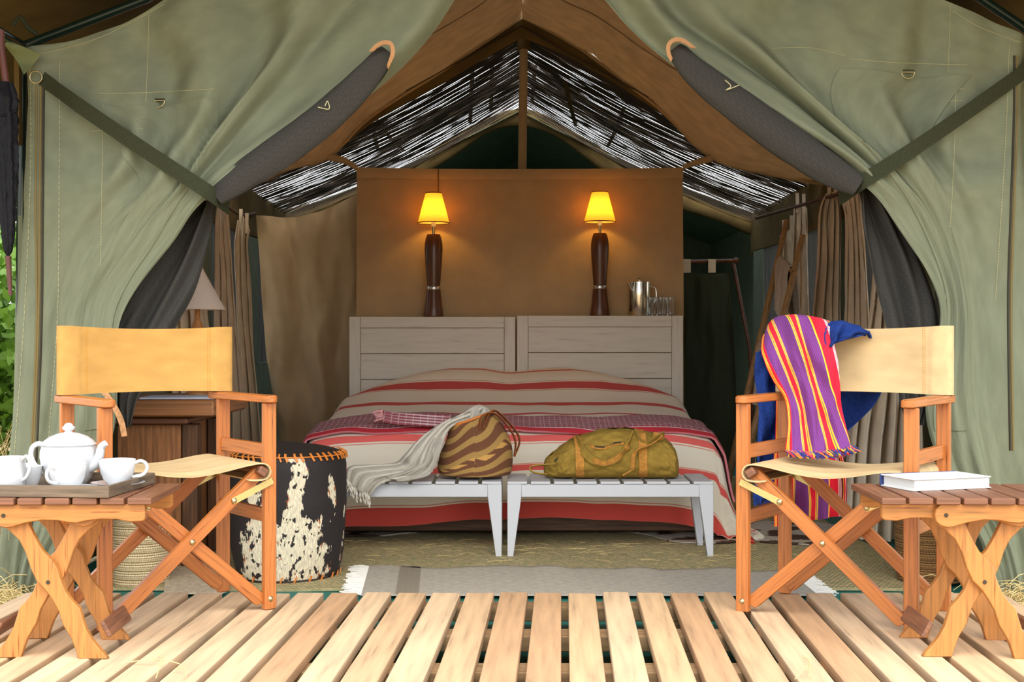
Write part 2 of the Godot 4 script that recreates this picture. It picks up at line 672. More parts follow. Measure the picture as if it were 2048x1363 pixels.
	M.kikoi = textured(ImageTexture.create_from_image(kk), 0.9, Vector2(1, 1))
	# banded sisal of the bag
	var bg := Image.create(1024, 256, false, Image.FORMAT_RGB8)
	for y in 256:
		for x in 1024:
			var a := x / 1024.0 * TAU
			var t := y / 256.0 * 6.0 - 0.9 * sin(a) + 0.10 * sin(x * 0.03) + 1.0
			var k := fposmod(t, 1.0)
			var c := rgb(108, 66, 38) if k < 0.56 else rgb(164, 128, 68)
			if int(floor(t)) == 3 and k > 0.30 and k < 0.62: c = rgb(198, 150, 78) if fposmod(x / 90.0 + k * 1.6, 1.0) < 0.55 else rgb(108, 66, 38)
			c = tint(c, 0.86 + 0.28 * (0.5 + 0.5 * sin(x * 1.25)) * (0.6 + 0.4 * sin(y * 1.25)))
			bg.set_pixel(x, y, c)
	M.bag = textured(ImageTexture.create_from_image(bg), 0.9, Vector2(1, 1))


func hide_tex(nz: FastNoiseLite, hair: FastNoiseLite, dark: Color, pale: Color, cut: float) -> StandardMaterial3D:
	var im := Image.create(256, 256, false, Image.FORMAT_RGB8)
	for y in 256:
		for x in 256:
			var v := 0.5 + nz.get_noise_2d(x, y * 0.8) * 1.1 + 0.12 * hair.get_noise_2d(x * 2.5, y * 0.5)
			var c := pale if v > cut else dark
			im.set_pixel(x, y, tint(c, 0.92 + 0.16 * hair.get_noise_2d(x * 4.0 + 300, y * 0.8)))
	return textured(ImageTexture.create_from_image(im), 0.7, Vector2(1, 1))


func pouf_hide() -> StandardMaterial3D:
	var nz := noise(0.022, 131, 4)
	var hair := noise(0.12, 132, 2)
	var im := Image.create(1024, 256, false, Image.FORMAT_RGB8)
	for y in 256:  # the row 0 is the foot of the wall, the middle column faces the deck
		for x in 1024:
			var a := (x / 1024.0 - 0.5) * TAU
			var h := y / 256.0
			var jag := 0.20 * hair.get_noise_2d(x * 1.6, y * 0.35) + 0.55 * nz.get_noise_2d(x * 0.9, y * 1.1)
			var spine := 1.0 - absf(a - 0.30 - 0.05 * sin(h * 9)) / 0.17
			var skirt := minf(1.0, 2.2 * (1.0 - absf(a - 0.10) / (0.98 - 0.35 * h)))
			skirt = lerpf(skirt * 0.62, -0.8, smoothstep(0.46, 0.58, h + 0.18 * nz.get_noise_2d(x * 0.7 + 90, 40)))
			var v := maxf(spine * 1.1 if h > 0.4 else skirt, skirt) + jag
			v = maxf(v, 0.75 - absf(a - 1.02 + 0.35 * (h - 0.6)) * 6.0 - absf(h - 0.68) * 3.0 + jag * 0.8)
			v = maxf(v, 0.75 - absf(a + 0.42) * 3.4 - absf(h - 0.68) * 5.0 + jag * 0.7)
			v = maxf(v, 0.6 - absf(a + 0.28) * 3.0 - absf(h - 0.93) * 9.0 + jag * 0.5)
			v -= 1.3 * smoothstep(0.30, 0.40, nz.get_noise_2d(x * 1.7 + 900, y * 1.5 + 60))
			if absf(a) > 1.35: v = -1.0 + nz.get_noise_2d(x * 0.5, y * 0.5) * 2.4
			var c := rgb(232, 218, 186) if v > 0.22 else rgb(36, 28, 26)
			if v > 0.16 and v < 0.42 and nz.get_noise_2d(x * 1.4 + 500, y * 1.1) > 0.34: c = rgb(170, 92, 50)
			im.set_pixel(x, y, tint(c, 0.92 + 0.2 * hair.get_noise_2d(x * 3.0 + 700, y * 0.5)))
	var m := textured(ImageTexture.create_from_image(im), 0.75, Vector2(1, 1))
	m.texture_filter = BaseMaterial3D.TEXTURE_FILTER_LINEAR
	return m


func woven(c: Color, deep: Color, seed_: int) -> StandardMaterial3D:
	var im := Image.create(256, 128, false, Image.FORMAT_RGB8)
	var hm := Image.create(256, 128, false, Image.FORMAT_RGB8)
	var nz := noise(0.06, seed_, 3)
	for y in 128:
		for x in 256:
			var row := int(y / 8.0)
			var shift: int = [0, 1, 2, 3, 3, 2, 1, 0][row % 8]
			var ph := fposmod((x + shift * 4) / 16.0, 1.0)
			var h := sqrt(maxf(sin(PI * fposmod(y / 8.0, 1.0)), 0.0)) * (0.55 + 0.45 * smoothstep(0.0, 0.25, minf(ph, 1 - ph)))
			im.set_pixel(x, y, deep.lerp(c, clampf(h * 1.3 + 0.4 * nz.get_noise_2d(x, y * 2.0), 0, 1)))
			hm.set_pixel(x, y, Color(h, h, h))
	var m := textured(ImageTexture.create_from_image(im), 0.85, Vector2(2, 2))
	return relief(m, ImageTexture.create_from_image(hm), 0.5)


func build_ground() -> void:
	var g := mb()
	var nz := noise(0.35, 5)
	g.grid(60, 60, func(u: float, v: float): return Vector3((u - 0.5) * 60, -0.135 + 0.012 * nz.get_noise_2d(u * 300, v * 300), 20 - v * 60), 60, 60)
	var m := textured(noise_tex([[0.0, rgb(120, 98, 66)], [0.5, rgb(168, 142, 98)], [1.0, rgb(196, 172, 126)]], 0.03, 61, 5), 0.95, Vector2(1, 1))
	struct(obj("ground", g, m), "pale dry earth round the tent and deck")
	var fs := mb()
	fs.box(Vector3(3.72, 0.02, 1.6), 0.004, Transform3D(Basis(), Vector3(0.08, FL - 0.01, -5.52)))
	fs.box(Vector3(4.24, 0.02, 7.4), 0.004, Transform3D(Basis(), Vector3(0.06, FL - 0.01, -10.01)))
	fs.box(Vector3(3.0, 0.02, 1.4), 0.004, Transform3D(Basis(), Vector3(0.04, FL - 0.011, -4.05)))
	struct(obj("floor", fs, M.groundsheet), "green groundsheet of the tent")


func build_deck() -> void:
	var t := thing("wooden_deck", "pale rough wooden slatted deck in front of the tent", "deck", Vector3.ZERO)
	var px := []
	for k in range(-14, 15): px.append(1062.0 + 67.75 * k - 33.9)
	for k in px.size():
		var xe: float = (px[k] - 1024.0) / F * 4.22
		var w := rng.randf_range(0.083, 0.092)
		var length := 1.75
		var s := mb()
		var warp := rng.randf_range(-0.004, 0.004)
		s.box(Vector3(w, 0.03, length), 0.003, Transform3D(), Vector2(rng.randf() * 3, rng.randf() * 3))
		var o := obj("slat", s, M.deck[rng.randi() % 4], t)
		var yaw := -0.04 + rng.randf_range(-0.004, 0.004)
		o.rotation.y = yaw
		o.position = Vector3(xe, -0.015 + rng.randf_range(-0.002, 0.002), -4.22) + Vector3(sin(yaw), 0, cos(yaw)) * (length / 2 + rng.randf_range(-0.006, 0.006))
	for k in 5:
		var b := mb()
		b.box(Vector3(3.1, 0.045, 0.1), 0.003, Transform3D(), Vector2(k * 0.7, k * 0.3))
		obj("beam", b, M.beam, t, Transform3D(Basis(), Vector3(0.03, -0.0525, -4.18 + 0.405 * k)))
		for x in [-1.4, -0.5, 0.5, 1.4]:
			obj("bearer", mb().box(Vector3(0.1, 0.045, 0.1), 0.003), M.beam, t, Transform3D(Basis(), Vector3(x, -0.0975, -4.18 + 0.405 * k)))


func flap_rows(px_rows: Array, depths: Array) -> Array:
	var rows := []
	for r in px_rows.size():
		var row := []
		for p in px_rows[r]: row.append(at(p[0], p[1], depths[r]))
		rows.append(row)
	return rows


func locate(f: Callable, px: float, py: float) -> Vector2:  # where on a surface the line of sight through a pixel meets it
	var best := Vector2.ZERO
	var near := 1e9
	var c := Vector2(0.5, 0.5)
	var span := 0.5
	for pass_ in 4:
		for j in 21:
			for i in 21:
				var q := Vector2(clampf(c.x + (i - 10) / 10.0 * span, 0, 1), clampf(c.y + (j - 10) / 10.0 * span, 0, 1))
				var p: Vector3 = f.call(q.x, q.y)
				var e := Vector2(1024 + p.x / -p.z * F - px, 681.5 - (p.y - EYE) / -p.z * F - py).length()
				if e < near:
					near = e
					best = q
		c = best
		span *= 0.15
	return best


func seen(p: Vector3) -> Vector2:
	return Vector2(1024 - p.x / p.z * F, 681.5 + (p.y - EYE) / p.z * F)


func on_surface(f: Callable, pix: Array, n: int, lift := 0.003) -> Array:
	var q := locate(f, pix[0][0], pix[0][1])
	var way := []
	for p in pix: way.append(Vector2(p[0], p[1]))
	var r := []
	for k in n + 1:
		var aim: Vector2 = curve(way, float(k) / n)
		for j in 6:
			var here := seen(f.call(q.x, q.y))
			var du := (seen(f.call(q.x + 0.004, q.y)) - here) / 0.004
			var dv := (seen(f.call(q.x, q.y + 0.004)) - here) / 0.004
			var det := du.x * dv.y - du.y * dv.x
			if absf(det) < 1.0: break
			var e := aim - here
			if e.length() < 0.3: break
			q += Vector2(e.x * dv.y - e.y * dv.x, du.x * e.y - du.y * e.x) / det * 0.8
			q = q.clamp(Vector2.ZERO, Vector2.ONE)
		if (aim - seen(f.call(q.x, q.y))).length() > 4.0: q = locate(f, aim.x, aim.y)
		r.append(f.call(q.x, q.y) + Vector3(0, 0, lift))
	return r


func stitch(parent: Node, f: Callable, pix: Array) -> void:
	var pts := on_surface(f, pix, 48, 0.0035)
	var s := mb()
	for k in pts.size() - 1:  # short stitches, each a thread over the cloth
		for h in 2:
			var a: Vector3 = pts[k].lerp(pts[k + 1], h * 0.5)
			var b: Vector3 = pts[k].lerp(pts[k + 1], h * 0.5 + 0.36)
			s.tube([a, b], 0.0011, 4)
	var o := obj("stitching", s, M.thread, parent)
	o.set_meta("kind", "stuff")


func patch(f: Callable, a: Array, b: Array, c: Array, d: Array, lift: float) -> MB:  # a second layer of cloth lying on the surface between four pixels
	var q := []
	for p in [a, b, c, d]: q.append(locate(f, p[0], p[1]))
	return mb().sheet(40, 40, func(u: float, v: float):
		var t: Vector2 = q[0].lerp(q[1], u).lerp(q[3].lerp(q[2], u), v)
		return f.call(t.x, t.y) + Vector3(0, 0, lift), 0.004, 1.0, 1.0, true)


func d_ring(parent: Node, where: Vector3, r: float, turn: float) -> void:
	var pts := []
	for k in 17:
		var a := PI * k / 16.0
		pts.append(where + Vector3(cos(a) * r, -sin(a) * r, 0.004).rotated(Vector3(0, 0, 1), turn))
	pts.append(pts[0])
	parent = obj("d_ring", mb().tube(pts, r * 0.12, 6), M.brass, parent)
	obj("ring_tab", mb().box(Vector3(r * 2.0, r * 0.5, 0.006), 0.001, Transform3D(Basis(Vector3(0, 0, 1), turn), where + Vector3(0, r * 0.1, 0.002))), M.strap, parent)


func build_tent() -> void:
	# the canvas flaps
	var nz := noise(1.0, 71, 2)
	var lrows := flap_rows([
		[[28, 97], [200, 66], [400, -48], [700, -245], [1040, -470]],
		[[30, 122], [210, 100], [420, 10], [710, -110], [985, -160]],
		[[34, 160], [220, 160], [450, 80], [690, 0], [905, 4]],
		[[32, 215], [225, 235], [420, 175], [610, 110], [805, 130]],
		[[30, 290], [215, 320], [370, 280], [500, 240], [620, 275]],
		[[26, 380], [200, 390], [330, 375], [395, 365], [432, 385]],
		[[24, 470], [150, 480], [240, 480], [310, 470], [352, 480]],
		[[20, 620], [110, 620], [160, 625], [205, 625], [245, 640]],
		[[14, 800], [90, 810], [145, 825], [195, 835], [232, 850]],
		[[6, 960], [62, 970], [110, 985], [150, 985], [178, 975]],
		[[-4, 1090], [35, 1095], [65, 1100], [95, 1100], [118, 1090]],
		[[-12, 1185], [20, 1190], [40, 1195], [60, 1195], [78, 1190]]],
		[4.66, 4.66, 4.65, 4.63, 4.60, 4.56, 4.58, 4.60, 4.62, 4.64, 4.66, 4.68])
	var lflap := func(u: float, v: float) -> Vector3:
		var p: Vector3 = surf(lrows, u, v)
		var tie := 5.0 / 11.0
		var near_tie := exp(-pow((v - tie) * 4.0, 2))
		var amp := lin([[0, 0.018], [0.12, 0.040], [0.3, 0.046], [0.40, 0.036], [0.47, 0.012], [0.56, 0.006], [0.8, 0.006], [1, 0.016]], v) * smoothstep(0.05, 0.35, u) * (1.0 - 0.6 * u * smoothstep(0.42, 0.5, v))
		var w := u * 4.6 + 0.5 * nz.get_noise_2d(u * 2.5, v * 2.0) + (0.35 * v if v < tie else 0.16)
		p.z += amp * sin(TAU * w) + amp * 0.3 * sin(TAU * w * 2.3 + 1.0) * near_tie * near_tie
		p.z += 0.012 * nz.get_noise_2d(u * 4 + 9, v * 6) + 0.03 * near_tie * u
		p.z += 0.014 * sin(TAU * (u * 2.2 + 0.1)) * smoothstep(0.5, 0.9, v)
		p.z -= 0.11 * pow(1.0 - smoothstep(0.0, 0.09, u), 2.0)
		return p
	tent_flap("tent_flap", "left green canvas tent flap tied back behind the plain yellow chair", lflap, {
		"strap": [[86, 158], [180, 215], [300, 300], [432, 398]], "ring": [76, 156], "d": [319, 203],
		"seams": [[[60, 112], [150, 92], [230, 62], [330, 8]], [[120, 122], [119, 350], [116, 620], [100, 850], [85, 1060]], [[60, 112], [62, 330], [50, 620], [30, 900], [18, 1080]],
			[[195, 188], [300, 185], [430, 178]], [[205, 236], [330, 232], [430, 222]], [[185, 262], [300, 256], [425, 248]], [[207, 210], [204, 400], [200, 630]], [[298, 30], [296, 120], [292, 205]]],
		"zip": [[[82, 172], [80, 400], [78, 620], [70, 850], [58, 1080]], [[88, 172], [86, 400], [84, 620], [76, 850], [64, 1080]], [[74, 172], [72, 400], [74, 620], [66, 850], [54, 1080]]],
		"panel": [[180, 209], [436, 198], [240, 860], [170, 860]], "corner": [[20, 84], [78, 106], [50, 150], [12, 92]]})
	var rrows := flap_rows([
		[[1040, -470], [1440, -250], [1700, -100], [1900, 4], [2075, 80]],
		[[1100, -150], [1400, -100], [1660, 0], [1880, 70], [2073, 115]],
		[[1215, 2], [1420, 20], [1640, 80], [1870, 140], [2072, 165]],
		[[1325, 110], [1480, 100], [1660, 160], [1860, 220], [2072, 225]],
		[[1530, 255], [1620, 230], [1720, 260], [1870, 300], [2074, 300]],
		[[1715, 365], [1752, 345], [1810, 355], [1900, 370], [2076, 375]],
		[[1788, 450], [1830, 440], [1875, 450], [1935, 455], [2078, 460]],
		[[1876, 610], [1895, 600], [1920, 600], [1960, 600], [2080, 605]],
		[[1850, 800], [1885, 800], [1925, 800], [1975, 800], [2085, 800]],
		[[1880, 930], [1915, 940], [1955, 950], [2000, 950], [2088, 955]],
		[[1960, 1080], [1985, 1085], [2010, 1090], [2040, 1090], [2092, 1090]],
		[[1985, 1180], [2010, 1185], [2030, 1188], [2055, 1188], [2095, 1185]]],
		[4.66, 4.66, 4.65, 4.63, 4.60, 4.56, 4.58, 4.60, 4.62, 4.64, 4.66, 4.68])
	var rflap := func(u: float, v: float) -> Vector3:
		var p: Vector3 = surf(rrows, u, v)
		var tie := 5.0 / 11.0
		var o := 1.0 - u
		var near_tie := exp(-pow((v - tie) * 4.0, 2))
		var amp := lin([[0, 0.018], [0.12, 0.040], [0.3, 0.046], [0.40, 0.036], [0.47, 0.012], [0.56, 0.006], [0.8, 0.006], [1, 0.016]], v) * smoothstep(0.05, 0.35, o) * (1.0 - 0.6 * o * smoothstep(0.42, 0.5, v))
		var w := o * 4.3 + 0.5 * nz.get_noise_2d(u * 2.5 + 30, v * 2.0) + (0.35 * v if v < tie else 0.16) + 0.3
		p.z += amp * sin(TAU * w) + amp * 0.3 * sin(TAU * w * 2.3 + 1.0) * near_tie * near_tie
		p.z += 0.012 * nz.get_noise_2d(u * 4 + 49, v * 6) + 0.03 * near_tie * o
		p.z += 0.014 * sin(TAU * (u * 2.2 + 0.1)) * smoothstep(0.5, 0.9, v)
		p.z -= 0.11 * pow(1.0 - smoothstep(0.0, 0.09, o), 2.0)
		return p
	tent_flap("tent_flap", "right green canvas tent flap tied back behind the chair with the striped cloth", rflap, {
		"strap": [[1713, 376], [1800, 320], [1920, 235], [2052, 138]], "ring": [2062, 130], "d": [1813, 146],
		"seams": [[[1905, 22], [1960, 55], [2040, 85]], [[2018, 90], [2012, 250], [2000, 450], [1990, 600]], [[1900, 10], [1898, 80], [1895, 145]], [[1700, 118], [1800, 126], [1935, 130]],
			[[1690, 163], [1800, 172], [1930, 178]], [[1705, 188], [1800, 198], [1930, 202]], [[1912, 160], [1908, 300], [1900, 450], [1890, 600]], [[1545, 97], [1620, 96], [1690, 112]]],
		"zip": [[[2034, 112], [2033, 250], [2026, 450], [2022, 620], [2026, 900]], [[2028, 112], [2027, 250], [2020, 450], [2016, 620], [2020, 900]]],
		"panel": [[1680, 138], [1942, 150], [1932, 860], [1868, 860]], "corner": []})
	tent_lining("black_lining", "rolled black mesh lining along the left flap edge, leather tipped, reaching behind the yellow chair", [
		[[774, 101], 0.032], [[735, 152], 0.047], [[660, 225], 0.055], [[570, 295], 0.058], [[490, 350], 0.055], [[432, 392], 0.036]],
		[[[405, 400], [418, 402], [430, 404]], [[345, 470], [382, 480], [412, 490]], [[290, 560], [340, 570], [388, 575]], [[238, 650], [295, 660], [350, 650]], [[215, 720], [260, 740], [305, 740]], [[218, 790], [245, 800], [276, 795]], [[240, 850], [252, 855], [262, 850]]],
		[[738, 103], [752, 88], [770, 81], [785, 86], [789, 108], [776, 138]], [[650, 212], [655, 202], [658, 218], [636, 214]])
	tent_lining("black_lining", "rolled black mesh lining along the right flap edge, leather tipped, hanging beside the tan curtains", [
		[[1349, 96], 0.032], [[1388, 143], 0.047], [[1460, 200], 0.055], [[1550, 265], 0.060], [[1640, 325], 0.060], [[1716, 372], 0.036]],
		[[[1718, 380], [1732, 378], [1748, 376]], [[1722, 450], [1760, 450], [1800, 445]], [[1738, 530], [1795, 530], [1845, 525]], [[1765, 630], [1825, 630], [1878, 620]], [[1790, 720], [1840, 720], [1880, 720]], [[1800, 800], [1835, 800], [1858, 800]], [[1815, 850], [1830, 850], [1845, 850]]],
		[[1342, 124], [1334, 108], [1334, 88], [1348, 76], [1368, 78], [1392, 96]], [[1450, 160], [1462, 172], [1452, 180], [1478, 170]])

	# fly sheet and green poles
	var fly := func(side: float, u: float, v: float) -> Vector3:
		return Vector3(0.04 + side * 2.55 * u, 3.12 - 1.3 * u - 0.05 * sin(PI * u), -2.95 - 3.25 * v)
	for s in [-1.0, 1.0]:
		var f := mb().sheet(10, 10, func(u: float, v: float): return fly.call(s, u, v), 0.006, 2.6, 3.25)
		struct(obj("ceiling_fly", f, M.fly), "brown fly sheet over the %s half of the tent" % ("left" if s < 0 else "right"))
		var side_f := mb().sheet(14, 8, func(u: float, v: float): return Vector3(0.04 + s * (2.55 - 0.03 * v + 0.02 * sin(u * 20)), 1.82 - 0.75 * v, lerpf(-4.3, -6.2, u)), 0.006, 2.0, 0.8)
		struct(obj("ceiling_fly_side", side_f, M.fly), "brown fly sheet hanging down along the %s side" % ("left" if s < 0 else "right"))
	var poles := thing("pole_rig", "dark green steel poles at the tent eaves, seen above the left flap", "frame")
	for s in [-1.0, 1.0]:
		var corner := at(46, 92, 4.82) if s < 0 else at(2070, 70, 4.82)
		var up := at(292, -2, 4.82) if s < 0 else at(1900, -45, 4.82)
		var ridge := Vector3(0.04, 3.02, -4.82)
		obj("gable_pole", mb().tube([corner, up, ridge], 0.017, 10), M.pole, poles)
		obj("eave_pole", mb().tube([corner + Vector3(0, 0, 1.1), corner, corner + Vector3(0, 0, -2.9)], 0.017, 10), M.pole, poles)
		obj("corner_pole", mb().tube([corner, Vector3(corner.x - s * 0.02 + s * 0.05, -0.13, -4.84)], 0.017, 10), M.pole, poles)
		obj("tie_cord", mb().tube(path([corner + Vector3(-0.03, 0.07, 0.02), corner + Vector3(0.0, 0.10, 0.03), corner + Vector3(0.03, 0.06, 0.03), corner + Vector3(0.06, 0.04, 0.02)], 12), 0.008, 6), M.strap, poles)

	# inside roof of brown canvas: two layers, sagging between the poles
	var back := [[0.0, at(1045, 35, 8.25)], [1.0, at(480, 385, 8.25)]]
	var ledge := [at(1045, 33, 8.25), at(908, 125, 8.25), at(743, 231, 8.25), at(657, 313, 8.25), at(578, 336, 8.25), at(480, 383, 8.25)]
	var redge := [at(1045, 33, 8.25), at(1149, 89, 8.25), at(1222, 142, 8.25), at(1321, 218, 8.25), at(1423, 313, 8.25), at(1536, 346, 8.25), at(1660, 370, 8.25)]
	for s in [-1.0, 1.0]:
		var edge: Array = ledge if s < 0 else redge
		var front := [at(1040, -460, 4.88), at(800, -325, 4.88), at(560, -175, 4.88), at(330, 12, 4.88), at(190, 84, 4.88), at(40, 108, 4.88)] if s < 0 else [at(1040, -460, 4.88), at(1290, -330, 4.88), at(1520, -190, 4.88), at(1750, -55, 4.88), at(1910, 24, 4.88), at(2062, 96, 4.88)]
		var roof := func(u: float, v: float) -> Vector3:
			var b: Vector3 = curve(edge, u)
			var a: Vector3 = curve(front, u)
			var p := a.lerp(b, pow(v, 1.6))
			p.z = lerpf(-4.88, -8.25, v)
			p.y += 0.012 * sin(u * 9 + v * 5) * v - 0.02 * sin(PI * v) + 0.02 * nz.get_noise_2d(u * 5 + s, v * 6)
			return p
		struct(obj("ceiling", mb().sheet(40, 40, roof, 0.004, 2.1, 3.6, s > 0), M.roof), "brown canvas roof, %s slope" % ("left" if s < 0 else "right"))
		var seam := []
		for k in 40: seam.append(roof.call(k / 39.0, 0.74) - Vector3(0, 0.004, 0))
		struct(obj("trim_%d" % (4 if s < 0 else 5), mb().tube(seam, 0.006, 6), M.roof), "seam of the brown roof canvas")
		var hem := []
		for k in 40: hem.append(curve(edge, k / 39.0) + Vector3(0, -0.004, 0))
		struct(obj("trim_1" if s < 0 else "trim_2", mb().tube(hem, 0.012, 6), M.khaki))
		var val := mb().sheet(30, 4, func(u: float, v: float): return curve(edge, u * 0.62) + Vector3(0, 0.02 - v * lerpf(0.15, 0.02, u), -0.012 - 0.01 * sin(u * 20) * v), 0.004, 1.2, 0.2)
		struct(obj("trim_%d" % (6 if s < 0 else 7), val, M.fly), "olive canvas valance under the end of the brown roof")
		# woven shade roof over the back room: long flat strips from eave to ridge
		var wv := mb()
		var count := 84
		for k in count:
			var d0: float = 8.24 + 2.51 * (k + rng.randf_range(-0.2, 0.2)) / count
			var pts := []
			var ws := []
			for j in 41:
				var u := j / 40.0
				var sag := 0.07 * sin(PI * u) + 0.012 * sin(d0 * 5.0) * sin(PI * u * 2)
				pts.append(Vector3(0.06 + s * (2.02 * u), 2.82 - 0.98 * u - sag - 0.03 * (d0 - 8.0), -d0 - 0.01 * nz.get_noise_2d(d0 * 9.0, u * 4.0)))
				ws.append(clampf(0.0290 * (1.0 - 0.14 * u + 0.26 * (1.0 - smoothstep(8.1, 9.4, d0)) - 0.52 * smoothstep(10.1, 10.7, d0) + 0.40 * nz.get_noise_2d(k * 7.3, u * 9.0) + 0.22 * nz.get_noise_2d(k * 17.3, u * 30.0)), 0.006, 0.046))
			wv.band(pts, Vector3(0, 0, 1), func(t: float): return ws[int(round(t * 40))], 0.002)
		var net := obj("ceiling_shade", wv, M.reed)
		net.set_meta("kind", "stuff")
		net.set_meta("label", "loosely woven reed shade roof behind the brown canvas, %s slope" % ("left" if s < 0 else "right"))
		net.set_meta("category", "shade roof")
	# the gable opens into a closed canvas alcove behind the back room
	var back_wall := Node3D.new()
	put(back_wall, "wall_back")
	struct(back_wall, "dark green canvas alcove at the back of the tent")
	var gable := PackedVector2Array([Vector2(-2.1, FL), Vector2(2.1, FL), Vector2(2.14, 1.90), Vector2(1.08, 2.34), Vector2(0.06, 2.78), Vector2(-0.98, 2.34), Vector2(-2.14, 1.90)])
	obj("end_canvas", mb().prism(gable, 0.02, 0.002, Transform3D(Basis(), Vector3(0, 0, -13.6))), M.dark_canvas, back_wall)
	for s in [-1.0, 1.0]:
		obj("side_canvas", mb().box(Vector3(0.02, 1.94, 3.1), 0.002, Transform3D(Basis(), Vector3(s * 2.09, FL + 0.97, -12.1))), M.dark_canvas, back_wall)
		obj("roof_canvas", mb().sheet(4, 10, func(u: float, v: float): return Vector3(0.06 + s * 2.06 * u, lerpf(2.70, 1.81, u) - 0.05 * sin(PI * u), lerpf(-10.66, -13.6, v)), 0.004), M.dark_canvas, back_wall)
	var rolled := [Vector3(-2.05, 1.77, -10.74), Vector3(-0.95, 2.14, -10.74), Vector3(0.06, 2.66, -10.74), Vector3(1.05, 2.12, -10.74), Vector3(2.02, 1.75, -10.74)]
	struct(obj("trim_3", mb().tube(path(rolled, 40), func(t: float): return 0.066 + 0.010 * sin(t * 40), 10, 0.6), M.fly), "rolled canvas hem along the back gable")
	for s in [-1.0, 1.0]:
		# olive wall of canvas with dark openings between posts of cloth
		var nm := "wall_left" if s < 0 else "wall_right"
		var wall := Node3D.new()
		put(wall, nm)
		struct(wall, "dark canvas %s wall of the tent" % ("left" if s < 0 else "right"))
		var x: float = -1.82 if s < 0 else 1.98
		obj("lower_canvas", mb().box(Vector3(0.02, 0.78, 5.95), 0.002, Transform3D(Basis(), Vector3(x, FL + 0.39, -7.75))), M.dark_canvas, wall)
		obj("upper_canvas", mb().box(Vector3(0.02, 0.32, 5.95), 0.002, Transform3D(Basis(), Vector3(x, 1.70, -7.75))), M.fly, wall)
		for z in [-5.02, -6.3, -7.6, -9.05, -10.4]:
			obj("canvas_post", mb().box(Vector3(0.02, 0.90, 0.42 if z < -4.9 else 0.5), 0.002, Transform3D(Basis(), Vector3(x, 1.10, z))), M.dark_canvas, wall)
		for q in [[-5.6, 1.1], [-6.95, 0.9], [-8.32, 1.05], [-9.72, 0.95]]:
			var w := mb()
			var cnt := int(q[1] / 0.012)
			for k in cnt:
				var zz: float = q[0] - q[1] / 2 + q[1] * (k + 0.5) / cnt
				var ws := []
				for j in 9: ws.append(rng.randf_range(0.0050, 0.0085))
				var pts := []
				for j in 9: pts.append(Vector3(x, 0.64 + 0.92 * j / 8.0, zz))
				w.band(pts, Vector3(0, 0, 1), func(t: float): return ws[int(round(t * 8))], 0.002)
			var wn := obj("window_1", w, M.gauze)
			wn.set_meta("kind", "structure")
			wn.set_meta("label", "dark woven window in the %s tent wall" % ("left" if s < 0 else "right"))
	var num := 0
	for c in get_children():
		if String(c.name).begins_with("window_"):
			num += 1
			c.name = "window_%d" % num
	# ridge pole and roof straps
	var pole := thing("ridge_post", "slim brown upright post under the tent ridge, behind the headboard screen", "post", Vector3(0.062, FL, -8.5))
	obj("shaft", mb().tube([Vector3(-0.02, 0, 0), Vector3(0.015, 2.9, 0)], 0.028, 10), M.khaki, pole)
	obj("pole_cap", mb().tube([Vector3(0.015, 2.84, 0), Vector3(0.015, 2.93, 0)], 0.045, 10), M.fly, pole)
	var sg := "straps under the shade roof"
	for q in [[945, 135, 940, 246, 9.4, "dark cloth strap under the shade roof, second left of the ridge post"], [985, 110, 982, 222, 9.7, "dark cloth strap under the shade roof, nearest left of the ridge post"], [752, 238, 808, 302, 9.6, "slanting dark cloth strap under the shade roof at the left tie"], [745, 246, 756, 300, 9.5, "short upright cloth strap under the shade roof at the left tie"], [1130, 162, 1152, 252, 9.4, "narrow cloth strap under the shade roof, second right of the ridge post"], [1248, 215, 1216, 292, 9.6, "slanting cloth strap under the shade roof above the right lamp"], [1070, 130, 1064, 205, 9.8, "narrow cloth strap under the shade roof, nearest right of the ridge post"]]:
		var a := at(q[0], q[1], q[4] - 0.5)
		var b := at(q[2], q[3], q[4] + 0.9)
		tag(obj("roof_strap", mb().band([a, a.lerp(b, 0.5) - Vector3(0, 0.02, 0), b], Vector3(1, 0, 0), 0.03, 0.003), M.fly), q[5], "strap", sg)


